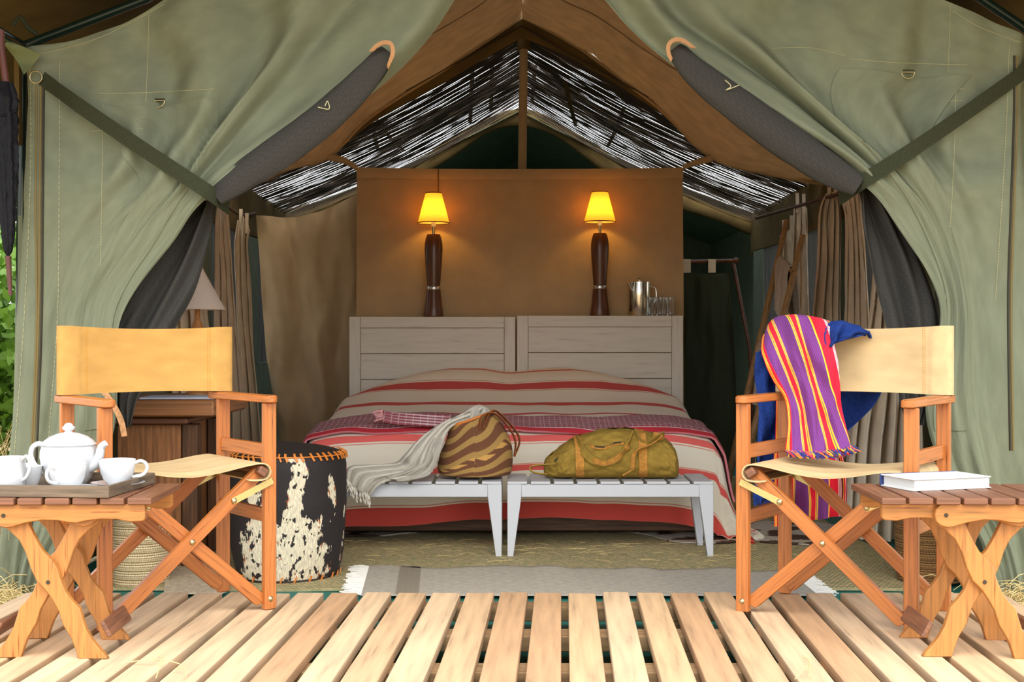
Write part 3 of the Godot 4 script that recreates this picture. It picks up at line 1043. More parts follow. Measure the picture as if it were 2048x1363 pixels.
func tent_flap(called: String, label: String, f: Callable, q: Dictionary) -> void:
	var t := thing(called, label, "tent flap", Vector3.ZERO, 0.0, "green tent flaps")
	var c0 := obj("canvas", mb().sheet(150, 130, f, 0.004, 2.2, 2.6, true), M.green, t)
	if q.panel.size():
		obj("cover_panel", patch(f, q.panel[0], q.panel[1], q.panel[2], q.panel[3], 0.005), M.green, t)
	for s in q.seams: stitch(c0, f, s)
	for k in q.zip.size():
		obj("zip", mb().tube(on_surface(f, q.zip[k], 60, 0.002), 0.0045, 6), M.zip if k != 1 else M.zip_dark, c0)
	var under := on_surface(f, [q.strap[0], q.strap[-1]], 24, 0.004)
	var pts := []
	var lift := 0.0
	for k in 25: lift = maxf(lift, under[k].z - lerpf(under[0].z, under[24].z, k / 24.0))
	for k in 25: pts.append(under[0].lerp(under[24], k / 24.0) + Vector3(0, -0.006 * sin(PI * k / 24.0), 0.006 + lift * smoothstep(0.0, 0.25, minf(k, 24 - k * 0.4) / 24.0)))
	for e in 2:
		var last: Vector3 = pts[-1] if q.strap[0][0] < 1000 else pts[0]
		var back := last + Vector3(0.02 if q.strap[0][0] < 1000 else -0.02, -0.02, -0.05 * (e + 1))
		if q.strap[0][0] < 1000: pts.append(back)
		else: pts.push_front(back)
	obj("tieback_strap", mb().band(pts, func(_t): return Vector3(0, 1, 0.1), 0.052, 0.003), M.strap, t)
	var ring: Vector3 = on_surface(f, [q.ring, q.ring], 1, 0.02)[0]
	var rp := []
	for k in 19: rp.append(ring + Vector3(cos(TAU * k / 18.0), sin(TAU * k / 18.0), 0) * 0.022)
	obj("tie_ring", mb().tube(rp, 0.003, 6), M.brass, t)
	d_ring(t, on_surface(f, [q.d, q.d], 1, 0.014)[0], 0.023, 0.0)
	if q.corner.size():
		obj("edge_binding", mb().band(path([at(206, 780, 4.58), at(226, 808, 4.57), at(242, 840, 4.57), at(249, 872, 4.575)], 16), Vector3(1, 0.4, 0), 0.02, 0.004), M.leather, t)
		var c := []
		for p in q.corner: c.append(at(p[0], p[1], 4.6))
		obj("corner_tab", mb().sheet(6, 6, func(u: float, v: float): return c[0].lerp(c[1], u).lerp(c[3].lerp(c[2], u), v) + Vector3(0, 0, 0.02 * sin(u * 4 + v * 3)), 0.004), M.green_edge, t)


func tent_lining(called: String, label: String, roll: Array, fall: Array, tip: Array, knot: Array) -> void:
	var t := thing(called, label, "tent lining", Vector3.ZERO, 0.0, "black linings of the tent flaps")
	var nz := noise(3.0, 91, 3)
	var pts := []
	var rad := []
	for k in roll.size():
		pts.append(at(roll[k][0][0], roll[k][0][1], 4.53))
		rad.append(roll[k][1])
	var fine := path(pts, 60)
	var r := mb()
	r.grid(28, 60, func(u: float, v: float):
		var k := int(round(v * 60))
		var c: Vector3 = fine[k]
		var dir: Vector3 = (fine[mini(k + 1, 60)] - fine[maxi(k - 1, 0)]).normalized()
		var up := Vector3(0, 0, 1).cross(dir).normalized()
		var a: float = TAU * u
		var rr: float = curve(rad, v) * (1.0 + 0.05 * sin(a * 3 + v * 4) + 0.16 * nz.get_noise_2d(a * 0.25 + 5, v * 0.6))
		rr *= 0.75 + 0.25 * smoothstep(0.0, 0.06, v)
		return c + up * cos(a) * rr + Vector3(0, 0, 0.55) * sin(a) * rr, 1, 2)
	obj("roll", r, M.black_net, t)
	var rows := []
	for row in fall:
		var q := []
		for p in row: q.append(at(p[0], p[1], 4.66))
		rows.append(q)
	obj("hanging_net", mb().sheet(40, 40, func(u: float, v: float):
		var p: Vector3 = surf(rows, u, v)
		p.z += 0.035 * (1.0 - v) * sin(TAU * (u * 1.6 + 0.2)) + 0.012 * sin(TAU * (u * 3.3 + v)) + 0.012 * nz.get_noise_2d(u * 0.8, v * 0.8)
		return p, 0.003, 1, 2, true), M.black_net, t)
	var outer := []
	var inner := []
	var mid := Vector2.ZERO
	for p in tip: mid += Vector2(p[0], p[1]) / tip.size()
	for p in tip:
		var w := (mid - Vector2(p[0], p[1])).normalized() * 8.0
		outer.append(at(p[0], p[1], 4.485))
		inner.append(at(p[0] + w.x, p[1] + w.y, 4.478))
	obj("leather_tip", mb().sheet(30, 3, func(u: float, v: float): return curve(outer, u).lerp(curve(inner, u), v), 0.004), M.leather, t)
	var kp := []
	for p in knot: kp.append(at(p[0], p[1], 4.487))
	obj("thread_tie", mb().tube(path(kp, 12), 0.0018, 5), M.thread, t)


func rivet(parent: Node, p: Vector3, r := 0.008) -> void:
	var o := obj("rivet", mb().lathe([Vector2(0, 0.45 * r), Vector2(0.5 * r, 0.38 * r), Vector2(0.85 * r, 0.15 * r), Vector2(r, -0.1 * r), Vector2(r, -0.5 * r)], 12), M.brass, parent)
	o.transform = Transform3D(Basis(Vector3(1, 0, 0), PI / 2), p)


func bar(a: Vector3, b: Vector3, w: float, t: float, o := Vector2.ZERO) -> MB:  # a flat bar in the x-y plane, its ends rounded
	var d := Vector2(b.x - a.x, b.y - a.y)
	var length := d.length()
	var poly := PackedVector2Array()
	for k in 9: poly.append(Vector2(w / 2 * sin(PI * k / 8.0) * 0.8 + length / 2 - w * 0.1, w / 2 * cos(PI * k / 8.0)))
	for k in 9: poly.append(Vector2(-w / 2 * sin(PI * k / 8.0) * 0.8 - length / 2 + w * 0.1, -w / 2 * cos(PI * k / 8.0)))
	var m := mb()
	# outline in x-y with grain along the bar
	var turned := PackedVector2Array()
	for p in poly: turned.append(Vector2(p.y, p.x))
	m.prism(turned, t, 0.002, Transform3D(Basis(Vector3(0, 0, 1), d.angle() - PI / 2), (a + b) / 2), o)
	return m


func director_chair(label: String, where: Vector3, turn: float, mirror: float, back: Material, seat: Material) -> Node3D:
	var t := thing("director_chair", label, "chair", where, turn, "folding wooden chairs on the deck")
	var hw := 0.2525
	var hz := 0.17
	for s in [-1.0, 1.0]:
		obj("front_leg", mb().box(Vector3(0.040, 0.628, 0.024), 0.003, Transform3D(), Vector2(rng.randf(), rng.randf())), M.honey, t, Transform3D(Basis(), Vector3(s * hw, 0.314, hz)))
		obj("back_leg", mb().box(Vector3(0.040, 0.85, 0.024), 0.003, Transform3D(), Vector2(rng.randf(), rng.randf())), M.honey, t, Transform3D(Basis(), Vector3(s * hw, 0.425, -hz)))
		var poly := PackedVector2Array()  # the arm from above: x across, y towards the back
		for k in 7: poly.append(Vector2(0.026 - 0.012 + 0.012 * cos(PI / 2 * k / 6.0), 0.028 + 0.012 * sin(PI / 2 * k / 6.0) - 0.25))
		poly = PackedVector2Array([Vector2(0.029, -0.205), Vector2(0.024, -0.228), Vector2(0.012, -0.234), Vector2(-0.012, -0.234), Vector2(-0.024, -0.228), Vector2(-0.029, -0.205), Vector2(-0.028, -0.10), Vector2(-0.022, 0.02), Vector2(-0.020, 0.19), Vector2(-0.014, 0.205), Vector2(0.014, 0.205), Vector2(0.020, 0.19), Vector2(0.022, 0.02), Vector2(0.028, -0.10)])
		obj("armrest", mb().prism(poly, 0.023, 0.004, Transform3D(Basis(Vector3(1, 0, 0), -PI / 2) * Basis(Vector3(1, 0, 0), PI), Vector3.ZERO), Vector2(rng.randf(), rng.randf())), M.honey, t, Transform3D(Basis(), Vector3(s * (hw - 0.004), 0.640, 0.0)))
		obj("side_rail", mb().box(Vector3(0.018, 0.042, 2 * hz), 0.003, Transform3D(), Vector2(rng.randf(), rng.randf())), M.honey, t, Transform3D(Basis(), Vector3(s * (hw - 0.004), 0.482, 0)))
		obj("side_rail", mb().box(Vector3(0.018, 0.042, 2 * hz), 0.003, Transform3D(), Vector2(rng.randf(), rng.randf())), M.honey, t, Transform3D(Basis(), Vector3(s * (hw - 0.004), 0.285, 0)))
		obj("seat_rail", mb().box(Vector3(0.030, 0.026, 0.41), 0.004, Transform3D(Basis(Vector3(0, 0, 1), -s * 0.6), Vector3.ZERO), Vector2(rng.randf(), 0)), M.walnut, t, Transform3D(Basis(), Vector3(s * 0.214, 0.424, 0.008)))
		for e in [-1.0, 1.0]:
			rivet(t, Vector3(s * hw, 0.032, e * (hz + 0.012)), 0.009)
			rivet(t, Vector3(s * hw, 0.392, e * (hz + 0.012)), 0.009)
	for e in [-1.0, 1.0]:
		var za: float = e * (hz - 0.003) + 0.010 * e
		var zb: float = e * (hz - 0.003) - 0.012 * e
		obj("cross_bar", bar(Vector3(-mirror * 0.226, 0.03, 0), Vector3(mirror * 0.212, 0.418, 0), 0.040, 0.020, Vector2(rng.randf(), rng.randf())), M.honey, t, Transform3D(Basis(), Vector3(0, 0, za)))
		obj("cross_bar", bar(Vector3(mirror * 0.226, 0.03, 0), Vector3(-mirror * 0.212, 0.418, 0), 0.040, 0.020, Vector2(rng.randf(), rng.randf())), M.honey, t, Transform3D(Basis(), Vector3(0, 0, zb)))
		rivet(t, Vector3(0, 0.228, e * (hz + 0.019)), 0.009)
		for s in [-1.0, 1.0]:
			var zz: float = e * (hz + 0.0195) if s == mirror else e * (hz + 0.0145)
			var link := obj("link_strap", mb().band([Vector3(s * 0.255, 0.393, zz), Vector3(s * 0.125, 0.338, zz)], Vector3(0.3 * s, 1, 0), 0.020, 0.003), M.brass_strap, t)
			rivet(link, Vector3(s * 0.130, 0.340, zz + 0.002 * e), 0.009)
	# canvas of the seat, looped round both rails
	var prof := [Vector2(-0.170, 0.402), Vector2(-0.196, 0.398), Vector2(-0.228, 0.402), Vector2(-0.240, 0.424), Vector2(-0.222, 0.446), Vector2(-0.17, 0.446), Vector2(-0.08, 0.434), Vector2(0, 0.430), Vector2(0.08, 0.434), Vector2(0.17, 0.446), Vector2(0.222, 0.446), Vector2(0.240, 0.424), Vector2(0.228, 0.402), Vector2(0.196, 0.398), Vector2(0.170, 0.402)]
	obj("seat", mb().sheet(70, 16, func(u: float, v: float):
		var p: Vector2 = curve(prof, u)
		var mid := clampf(1.0 - absf(p.x) / 0.2, 0, 1)
		var z := lerpf(-0.185, 0.208, v) - 0.02 * mid * smoothstep(0.6, 1.0, v) + 0.012 * mid * (1.0 - smoothstep(0.0, 0.3, v))
		return Vector3(p.x, p.y - 0.006 * mid * sin(PI * v) - 0.012 * mid * smoothstep(0.85, 1.0, v), z), 0.004, 0.5, 0.4), seat, t)
	# canvas back with a sleeve over each post
	var bp := [Vector2(-0.205, -0.176), Vector2(-0.232, -0.191), Vector2(-0.270, -0.190), Vector2(-0.280, -0.170), Vector2(-0.270, -0.152), Vector2(-0.230, -0.150), Vector2(-0.195, -0.160), Vector2(-0.10, -0.178), Vector2(0, -0.184), Vector2(0.10, -0.178), Vector2(0.195, -0.160), Vector2(0.230, -0.150), Vector2(0.270, -0.152), Vector2(0.280, -0.170), Vector2(0.270, -0.190), Vector2(0.232, -0.191), Vector2(0.205, -0.176)]
	var wr := noise(9.0, 141, 2)
	var back_f := func(u: float, v: float) -> Vector3:
		var p: Vector2 = curve(bp, u)
		var mid := clampf(1.0 - pow(absf(p.x) / 0.25, 2), 0, 1)
		return Vector3(p.x, lerpf(0.653, 0.862, v) - 0.008 * mid * v + 0.004 * mid * (1 - v), p.y - 0.006 * mid * sin(PI * v) + 0.002 * wr.get_noise_2d(p.x * 1.2, v * 0.3))
	var rest := obj("backrest", mb().sheet(90, 10, back_f, 0.004, 0.6, 0.21), back, t)
	for s in [-1.0, 1.0]:
		for dx in [0.193, 0.203]:
			var u: float = 0.5 + s * (0.5 - 6.0 / 16.0) + s * (dx - 0.195) * 0.66
			var st := mb()
			for k in 26: st.tube([back_f.call(u, (k + 0.2) / 26.0) + Vector3(0, 0, 0.003), back_f.call(u, (k + 0.75) / 26.0) + Vector3(0, 0, 0.003)], 0.0009, 4)
			obj("back_seam", st, M.ochre_edge, rest)
	return t


func slat_table(label: String, where: Vector3, turn: float) -> Node3D:
	var t := thing("slat_table", label, "table", where, turn, "small folding tables on the deck")
	for k in 8:
		obj("slat", mb().box(Vector3(0.062, 0.018, 0.335), 0.003, Transform3D(), Vector2(rng.randf(), rng.randf())), M.walnut, t, Transform3D(Basis(), Vector3(-0.2415 + 0.069 * k, 0.409, 0)))
	var leg := PackedVector2Array()
	var lp := [30, 330, 100, 380, 170, 450, 215, 540, 250, 650, 290, 740, 350, 800, 400, 870, 450, 960, 480, 1060, 540, 1160, 570, 1240, 590, 1305, 800, 1305, 780, 1275, 740, 1230, 690, 1170, 645, 1090, 620, 1010, 600, 940, 550, 890, 500, 820, 460, 720, 440, 650, 400, 590, 340, 530, 300, 460, 265, 390, 235, 320, 215, 260, 60, 260]
	for k in range(0, lp.size(), 2): leg.append(Vector2((lp[k] - 376) / 2800.0, (1305 - lp[k + 1]) / 2800.0))
	var ap := PackedVector2Array()
	for q in [[-0.118, 0.345], [-0.100, 0.340], [-0.082, 0.343], [-0.05, 0.353], [-0.01, 0.360], [0.03, 0.359], [0.055, 0.354], [0.08, 0.352], [0.105, 0.358], [0.14, 0.362], [0.18, 0.361], [0.215, 0.354], [0.245, 0.356], [0.252, 0.362], [0.252, 0.400], [-0.118, 0.400], [-0.130, 0.388], [-0.134, 0.372], [-0.130, 0.356]]: ap.append(Vector2(q[0], q[1]))
	for e in [0.0, PI]:
		var b := Basis(Vector3.UP, e)
		obj("apron", mb().prism(ap, 0.02, 0.003, Transform3D(), Vector2(rng.randf(), rng.randf()), true), M.amber, t, Transform3D(b, b * Vector3(0, 0, 0.140)))
		var flipped := PackedVector2Array()
		for p in ap: flipped.append(Vector2(-p.x - 0.01, p.y))
		obj("apron", mb().prism(flipped, 0.02, 0.003, Transform3D(), Vector2(rng.randf(), rng.randf()), true), M.amber, t, Transform3D(b, b * Vector3(0, 0, 0.119)))
		obj("leg", mb().prism(leg, 0.02, 0.003, Transform3D(), Vector2(rng.randf(), rng.randf())), M.amber, t, Transform3D(b, b * Vector3(0, 0, 0.117)))
		var other := PackedVector2Array()
		for p in leg: other.append(Vector2(-p.x, p.y))
		obj("leg", mb().prism(other, 0.02, 0.003, Transform3D(), Vector2(rng.randf(), rng.randf())), M.amber, t, Transform3D(b, b * Vector3(0, 0, 0.096)))
		for q in [Vector3(-0.105, 0.372, 0.152), Vector3(0.0, 0.198, 0.129)]:
			var o := obj("screw", mb().lathe([Vector2(0, 0.001), Vector2(0.0045, 0.001), Vector2(0.0055, -0.001)], 12), M.zip_dark, t)
			o.transform = Transform3D(b * Basis(Vector3(1, 0, 0), PI / 2), b * q)
		var brace := mb().box(Vector3(0.013, 0.046, 0.205), 0.003, Transform3D(Basis(Vector3(0, 0, 1), 0.5), Vector3.ZERO), Vector2(rng.randf(), 0.3))
		obj("brace", brace, M.walnut, t, Transform3D(b, b * Vector3(0.139, 0.070, -0.002)))
	return t


func build_deck_things() -> void:
	M.brass_strap = plain(rgb(198, 180, 116), 0.4, 0.55)
	director_chair("folding wooden chair with bare ochre canvas back and seat, behind the tea tray", Vector3(-1.045, 0, -3.952), deg_to_rad(36.2), 1.0, M.ochre, M.ochre_pale)
	director_chair("folding wooden chair with pale faded canvas, a striped cloth over one corner", Vector3(1.003, 0, -3.932), deg_to_rad(-33.0), -1.0, M.ochre_pale, M.ochre_pale)
	slat_table("folding slatted wooden table carrying the tea tray", Vector3(-1.194, 0, -3.460), deg_to_rad(2.0))
	slat_table("folding slatted wooden table carrying the thick white book", Vector3(1.216, 0, -3.462), deg_to_rad(-1.5))
	# tea things
	var tray := thing("serving_tray", "dark weathered wooden tray with low rim on the folding table", "tray", Vector3(-1.222, 0.4185, -3.474), deg_to_rad(-4.3))
	obj("base", mb().box(Vector3(0.42, 0.007, 0.325), 0.002, Transform3D(), Vector2(0.2, 0.1)), M.tray, tray, Transform3D(Basis(), Vector3(0, 0.0035, 0)))
	for s in [-1.0, 1.0]:
		obj("rim", mb().box(Vector3(0.43, 0.031, 0.009), 0.002, Transform3D(), Vector2(0.4 * s, 0.3)), M.tray, tray, Transform3D(Basis(), Vector3(0, 0.0155, s * 0.164)))
		obj("rim", mb().box(Vector3(0.009, 0.031, 0.32), 0.002, Transform3D(), Vector2(0.1, 0.7 * s)), M.tray, tray, Transform3D(Basis(), Vector3(s * 0.2105, 0.0155, 0)))
	var ty := 0.426
	var pot := thing("teapot", "white porcelain teapot with domed lid, tallest piece on the tray", "teapot", Vector3(-1.210, ty, -3.548))
	obj("body", mb().lathe([Vector2(0, 0.004), Vector2(0.046, 0.0), Vector2(0.050, 0.004), Vector2(0.060, 0.018), Vector2(0.070, 0.045), Vector2(0.0755, 0.075), Vector2(0.0745, 0.092), Vector2(0.070, 0.104), Vector2(0.0735, 0.109), Vector2(0.070, 0.113), Vector2(0.060, 0.112)], 40), M.porcelain, pot)
	obj("lid", mb().lathe([Vector2(0.068, 0.112), Vector2(0.066, 0.118), Vector2(0.050, 0.130), Vector2(0.030, 0.138), Vector2(0.012, 0.141), Vector2(0.009, 0.145), Vector2(0.0165, 0.150), Vector2(0.0175, 0.155), Vector2(0.012, 0.159), Vector2(0.010, 0.163), Vector2(0.006, 0.166), Vector2(0, 0.167)], 36), M.porcelain, pot)
	obj("spout", mb().tube(path([Vector3(0.055, 0.045, 0.01), Vector3(0.075, 0.055, 0.012), Vector3(0.088, 0.078, 0.014), Vector3(0.094, 0.102, 0.015), Vector3(0.107, 0.113, 0.017)], 16), func(t: float): return lerpf(0.017, 0.0085, t), 12), M.porcelain, pot)
	obj("handle", mb().tube(path([Vector3(-0.066, 0.100, -0.01), Vector3(-0.085, 0.109, -0.012), Vector3(-0.104, 0.098, -0.015), Vector3(-0.108, 0.074, -0.015), Vector3(-0.094, 0.048, -0.012), Vector3(-0.066, 0.030, -0.008)], 20), 0.0075, 10, 0.7), M.porcelain, pot)
	var cup := func(label: String, where: Vector3, turn: float) -> void:
		var c := thing("teacup", label, "cup", where, turn, "white tea cups on the tray")
		obj("bowl", mb().lathe([Vector2(0, 0.003), Vector2(0.024, 0.0), Vector2(0.026, 0.004), Vector2(0.036, 0.014), Vector2(0.044, 0.032), Vector2(0.0485, 0.066), Vector2(0.0475, 0.067), Vector2(0.0455, 0.064), Vector2(0.041, 0.034), Vector2(0.032, 0.015), Vector2(0, 0.010)], 36), M.porcelain, c)
		obj("handle", mb().tube(path([Vector3(0.045, 0.056, 0), Vector3(0.060, 0.062, 0), Vector3(0.074, 0.055, 0), Vector3(0.077, 0.040, 0), Vector3(0.066, 0.025, 0), Vector3(0.039, 0.019, 0)], 18), 0.0048, 8, 0.8), M.porcelain, c)
	var saucer := func(label: String, where: Vector3) -> void:
		tag(obj("saucer", mb().lathe([Vector2(0, 0.003), Vector2(0.030, 0.0), Vector2(0.034, 0.001), Vector2(0.070, 0.010), Vector2(0.071, 0.0115), Vector2(0.068, 0.0115), Vector2(0.036, 0.0055), Vector2(0, 0.005)], 40), M.porcelain, self, Transform3D(Basis(), where)), label, "saucer", "white saucers on the tray")
	saucer.call("white saucer under the cup whose handle points right", Vector3(-1.058, ty, -3.492))
	cup.call("white cup at the tray's right end, its handle pointing right", Vector3(-1.060, ty + 0.0055, -3.492), 0.15)
	saucer.call("white saucer under the cup in front of the teapot", Vector3(-1.150, ty, -3.378))
	cup.call("white cup in front of the teapot, its handle towards the deck edge", Vector3(-1.155, ty + 0.0055, -3.378), -1.95)
	var jug := thing("milk_jug", "white porcelain milk jug cut off by the picture's edge", "jug", Vector3(-1.312, ty, -3.385))
	obj("body", mb().lathe([Vector2(0, 0.002), Vector2(0.036, 0.0), Vector2(0.044, 0.015), Vector2(0.046, 0.045), Vector2(0.043, 0.075), Vector2(0.047, 0.088), Vector2(0.045, 0.088), Vector2(0.040, 0.075), Vector2(0.042, 0.03), Vector2(0, 0.01)], 32), M.porcelain, jug)
	obj("handle", mb().tube(path([Vector3(0.038, 0.080, 0.012), Vector3(0.056, 0.092, 0.018), Vector3(0.066, 0.070, 0.022), Vector3(0.056, 0.040, 0.018), Vector3(0.040, 0.028, 0.012)], 14), 0.005, 8), M.porcelain, jug)
	var sug := thing("sugar_bowl", "small white sugar bowl between milk jug and teapot", "bowl", Vector3(-1.300, ty, -3.490))
	obj("body", mb().lathe([Vector2(0, 0.002), Vector2(0.024, 0.0), Vector2(0.033, 0.02), Vector2(0.038, 0.055), Vector2(0.036, 0.055), Vector2(0.030, 0.02), Vector2(0, 0.012)], 28), M.porcelain, sug)
	obj("sugar", mb().lathe([Vector2(0, 0.064), Vector2(0.018, 0.060), Vector2(0.034, 0.048)], 20), M.paper, sug)
	var sp := thing("teaspoon", "small white handled teaspoon lying at the tray's front rim", "spoon", Vector3(-1.243, ty, -3.365), 0.1)
	obj("handle", mb().band(path([Vector3(-0.05, 0.002, 0.0), Vector3(-0.01, 0.004, 0.0), Vector3(0.012, 0.002, 0)], 8), Vector3(0, 0, 1), 0.007, 0.002), M.steel, sp)
	obj("bowl", mb().lathe([Vector2(0, 0.0), Vector2(0.006, 0.001), Vector2(0.009, 0.004), Vector2(0.0085, 0.0045), Vector2(0.005, 0.002), Vector2(0, 0.0015)], 14, Transform3D(Basis().scaled(Vector3(1.4, 1, 1)), Vector3(-0.062, 0.0, 0))), M.steel, sp)
	# the book
	var bk := thing("book", "thick white book with dark blue spine lying on the folding table", "book", Vector3(1.155, 0.4185, -3.545), deg_to_rad(19))
	for y in [0.0015, 0.0305]: obj("cover", mb().box(Vector3(0.25, 0.003, 0.145), 0.001), M.paper, bk, Transform3D(Basis(), Vector3(0, y, 0)))
	var pages := mb()
	for k in 9: pages.box(Vector3(0.24 - 0.0012 * (k % 2), 0.0029, 0.138 - 0.001 * (k % 3)), 0.0005, Transform3D(Basis(), Vector3(0.002, 0.0045 + 0.0029 * k, 0)))
	obj("pages", pages, M.paper, bk)
	obj("spine", mb().box(Vector3(0.252, 0.033, 0.005), 0.0015), M.navy, bk, Transform3D(Basis(), Vector3(0, 0.0165, -0.0745)))


func cloth_rows(rows: Array) -> Array:  # rows of [px, py, d]
	var r := []
	for row in rows:
		var q := []
		for p in row: q.append(at(p[0], p[1], p[2]))
		r.append(q)
	return r


func drape(rows: Array, amp: float, folds: float, seed_: int, nu := 50, nv := 50, thick := 0.004, sv := 1.0) -> MB:
	var nz := noise(1.0, seed_, 2)
	return mb().sheet(nu, nv, func(u: float, v: float):
		var p: Vector3 = surf(rows, u, v)
		p.z += amp * sin(TAU * (u * folds + 0.35 * nz.get_noise_2d(u * 2, v * 2.5))) + amp * 0.6 * nz.get_noise_2d(u * 5.0, v * 4.0 + 20)
		return p, thick, 1, sv, true)


func fringe(called: String, parent: Node, row: Array, drop: Vector3, n: int, mat: Material, r := 0.0016, knot := true, spread := 0.01) -> void:
	var s := mb()
	for k in n:
		var a: Vector3 = curve(row, (k + 0.5) / n)
		var e := a + drop * rng.randf_range(0.7, 1.15) + Vector3(rng.randf_range(-spread, spread), 0, rng.randf_range(-spread, spread))
		s.tube([a, a.lerp(e, 0.5) + Vector3(rng.randf_range(-spread, spread) * 0.5, 0, rng.randf_range(-spread, spread) * 0.5), e], func(t: float): return r * (1.6 if knot and t == 0.5 else 1.0), 5)
	var o := obj(called, s, mat, parent)
	o.set_meta("kind", "stuff")


func build_chair_cloths() -> void:
	var k := thing("striped_wrap", "purple, red and yellow striped cotton wrap with tasselled end over the chair corner", "cloth")
	obj("front_fall", drape(cloth_rows([
		[[1545, 700, 4.28], [1580, 690, 4.26], [1620, 690, 4.195], [1660, 700, 4.165]],
		[[1530, 668, 4.26], [1552, 642, 4.255], [1602, 640, 4.20], [1655, 648, 4.145]],
		[[1523, 695, 4.15], [1552, 644, 4.15], [1606, 634, 4.10], [1664, 648, 4.055]],
		[[1530, 725, 4.085], [1572, 700, 4.065], [1618, 690, 4.045], [1672, 700, 4.035]],
		[[1548, 762, 4.075], [1588, 750, 4.055], [1630, 748, 4.035], [1676, 752, 4.015]],
		[[1570, 800, 4.065], [1602, 800, 4.045], [1640, 800, 4.025], [1682, 805, 4.015]],
		[[1574, 850, 4.045], [1608, 852, 4.025], [1650, 852, 4.005], [1692, 850, 3.995]],
		[[1572, 902, 3.985], [1612, 904, 3.975], [1656, 902, 3.965], [1700, 892, 3.965]]]), 0.012, 2.6, 151, 70, 60, 0.003).skew(-0.36), M.kikoi, k)
	obj("rear_fall", drape(cloth_rows([
		[[1560, 690, 4.235], [1600, 690, 4.225], [1640, 690, 4.205]],
		[[1550, 850, 4.265], [1610, 850, 4.255], [1670, 850, 4.235]],
		[[1548, 960, 4.275], [1620, 950, 4.265], [1690, 940, 4.245]],
		[[1548, 1052, 4.285], [1620, 1040, 4.275], [1692, 1030, 4.255]]]), 0.012, 2.2, 152, 40, 30, 0.003), M.kikoi, k)
	var row := []
	for p in [[1570, 900], [1612, 902], [1656, 900], [1702, 890]]: row.append(at(p[0], p[1], 3.96))
	var cols := [rgb(206, 40, 56), rgb(44, 62, 140), rgb(232, 178, 60), rgb(70, 40, 96), rgb(230, 110, 60), rgb(40, 54, 120)]
	for c in cols.size():
		fringe("tassels", k, row, Vector3(0.018, -0.018, 0.02), 26, plain(cols[c], 0.9), 0.0019, true, 0.016)
	var b := thing("blue_wrap", "deep blue loosely woven cloth draped behind the chair's canvas back", "cloth")
	obj("hanging_cloth", drape(cloth_rows([
		[[1512, 705, 4.265], [1580, 672, 4.285], [1650, 655, 4.225], [1740, 668, 4.095]],
		[[1510, 740, 4.285], [1580, 740, 4.305], [1660, 740, 4.245], [1752, 720, 4.125]],
		[[1518, 800, 4.295], [1590, 800, 4.315], [1670, 800, 4.265], [1758, 785, 4.155]],
		[[1516, 870, 4.305], [1580, 870, 4.325], [1640, 865, 4.285], [1712, 845, 4.215]],
		[[1512, 940, 4.305], [1555, 942, 4.325], [1605, 940, 4.305], [1660, 890, 4.265]],
		[[1508, 998, 4.305], [1540, 1002, 4.315], [1575, 1002, 4.315], [1615, 960, 4.285]]]), 0.018, 3.2, 153, 60, 50, 0.004), M.blue, b)
	obj("folded_top", drape(cloth_rows([
		[[1640, 668, 4.205], [1680, 662, 4.155], [1715, 668, 4.115], [1742, 676, 4.075]],
		[[1640, 650, 4.145], [1680, 644, 4.115], [1712, 652, 4.085], [1738, 664, 4.055]],
		[[1642, 655, 4.075], [1676, 646, 4.045], [1706, 654, 4.030], [1734, 666, 4.020]],
		[[1646, 680, 4.050], [1664, 672, 4.030], [1690, 668, 4.020], [1728, 668, 4.015]],
		[[1650, 705, 4.050], [1658, 695, 4.035], [1672, 684, 4.030], [1700, 676, 4.020]]]), 0.012, 3.0, 154, 40, 30, 0.006), M.blue, b)
	var fr := []
	for p in [[1508, 996], [1540, 1000], [1575, 1000]]: fr.append(at(p[0], p[1], 4.30))
	fringe("fringe", b, fr, Vector3(0, -0.02, 0.004), 40, M.blue, 0.0016, false, 0.006)


func bed_profile() -> Array:  # Vector2(d, y) from the headboard to the foot
	return [Vector2(7.965, 0.50), Vector2(7.93, 0.575), Vector2(7.84, 0.635), Vector2(7.70, 0.652), Vector2(7.55, 0.625), Vector2(7.40, 0.560), Vector2(7.22, 0.500), Vector2(7.0, 0.465), Vector2(6.7, 0.435), Vector2(6.4, 0.412), Vector2(6.2, 0.392), Vector2(6.13, 0.370)]


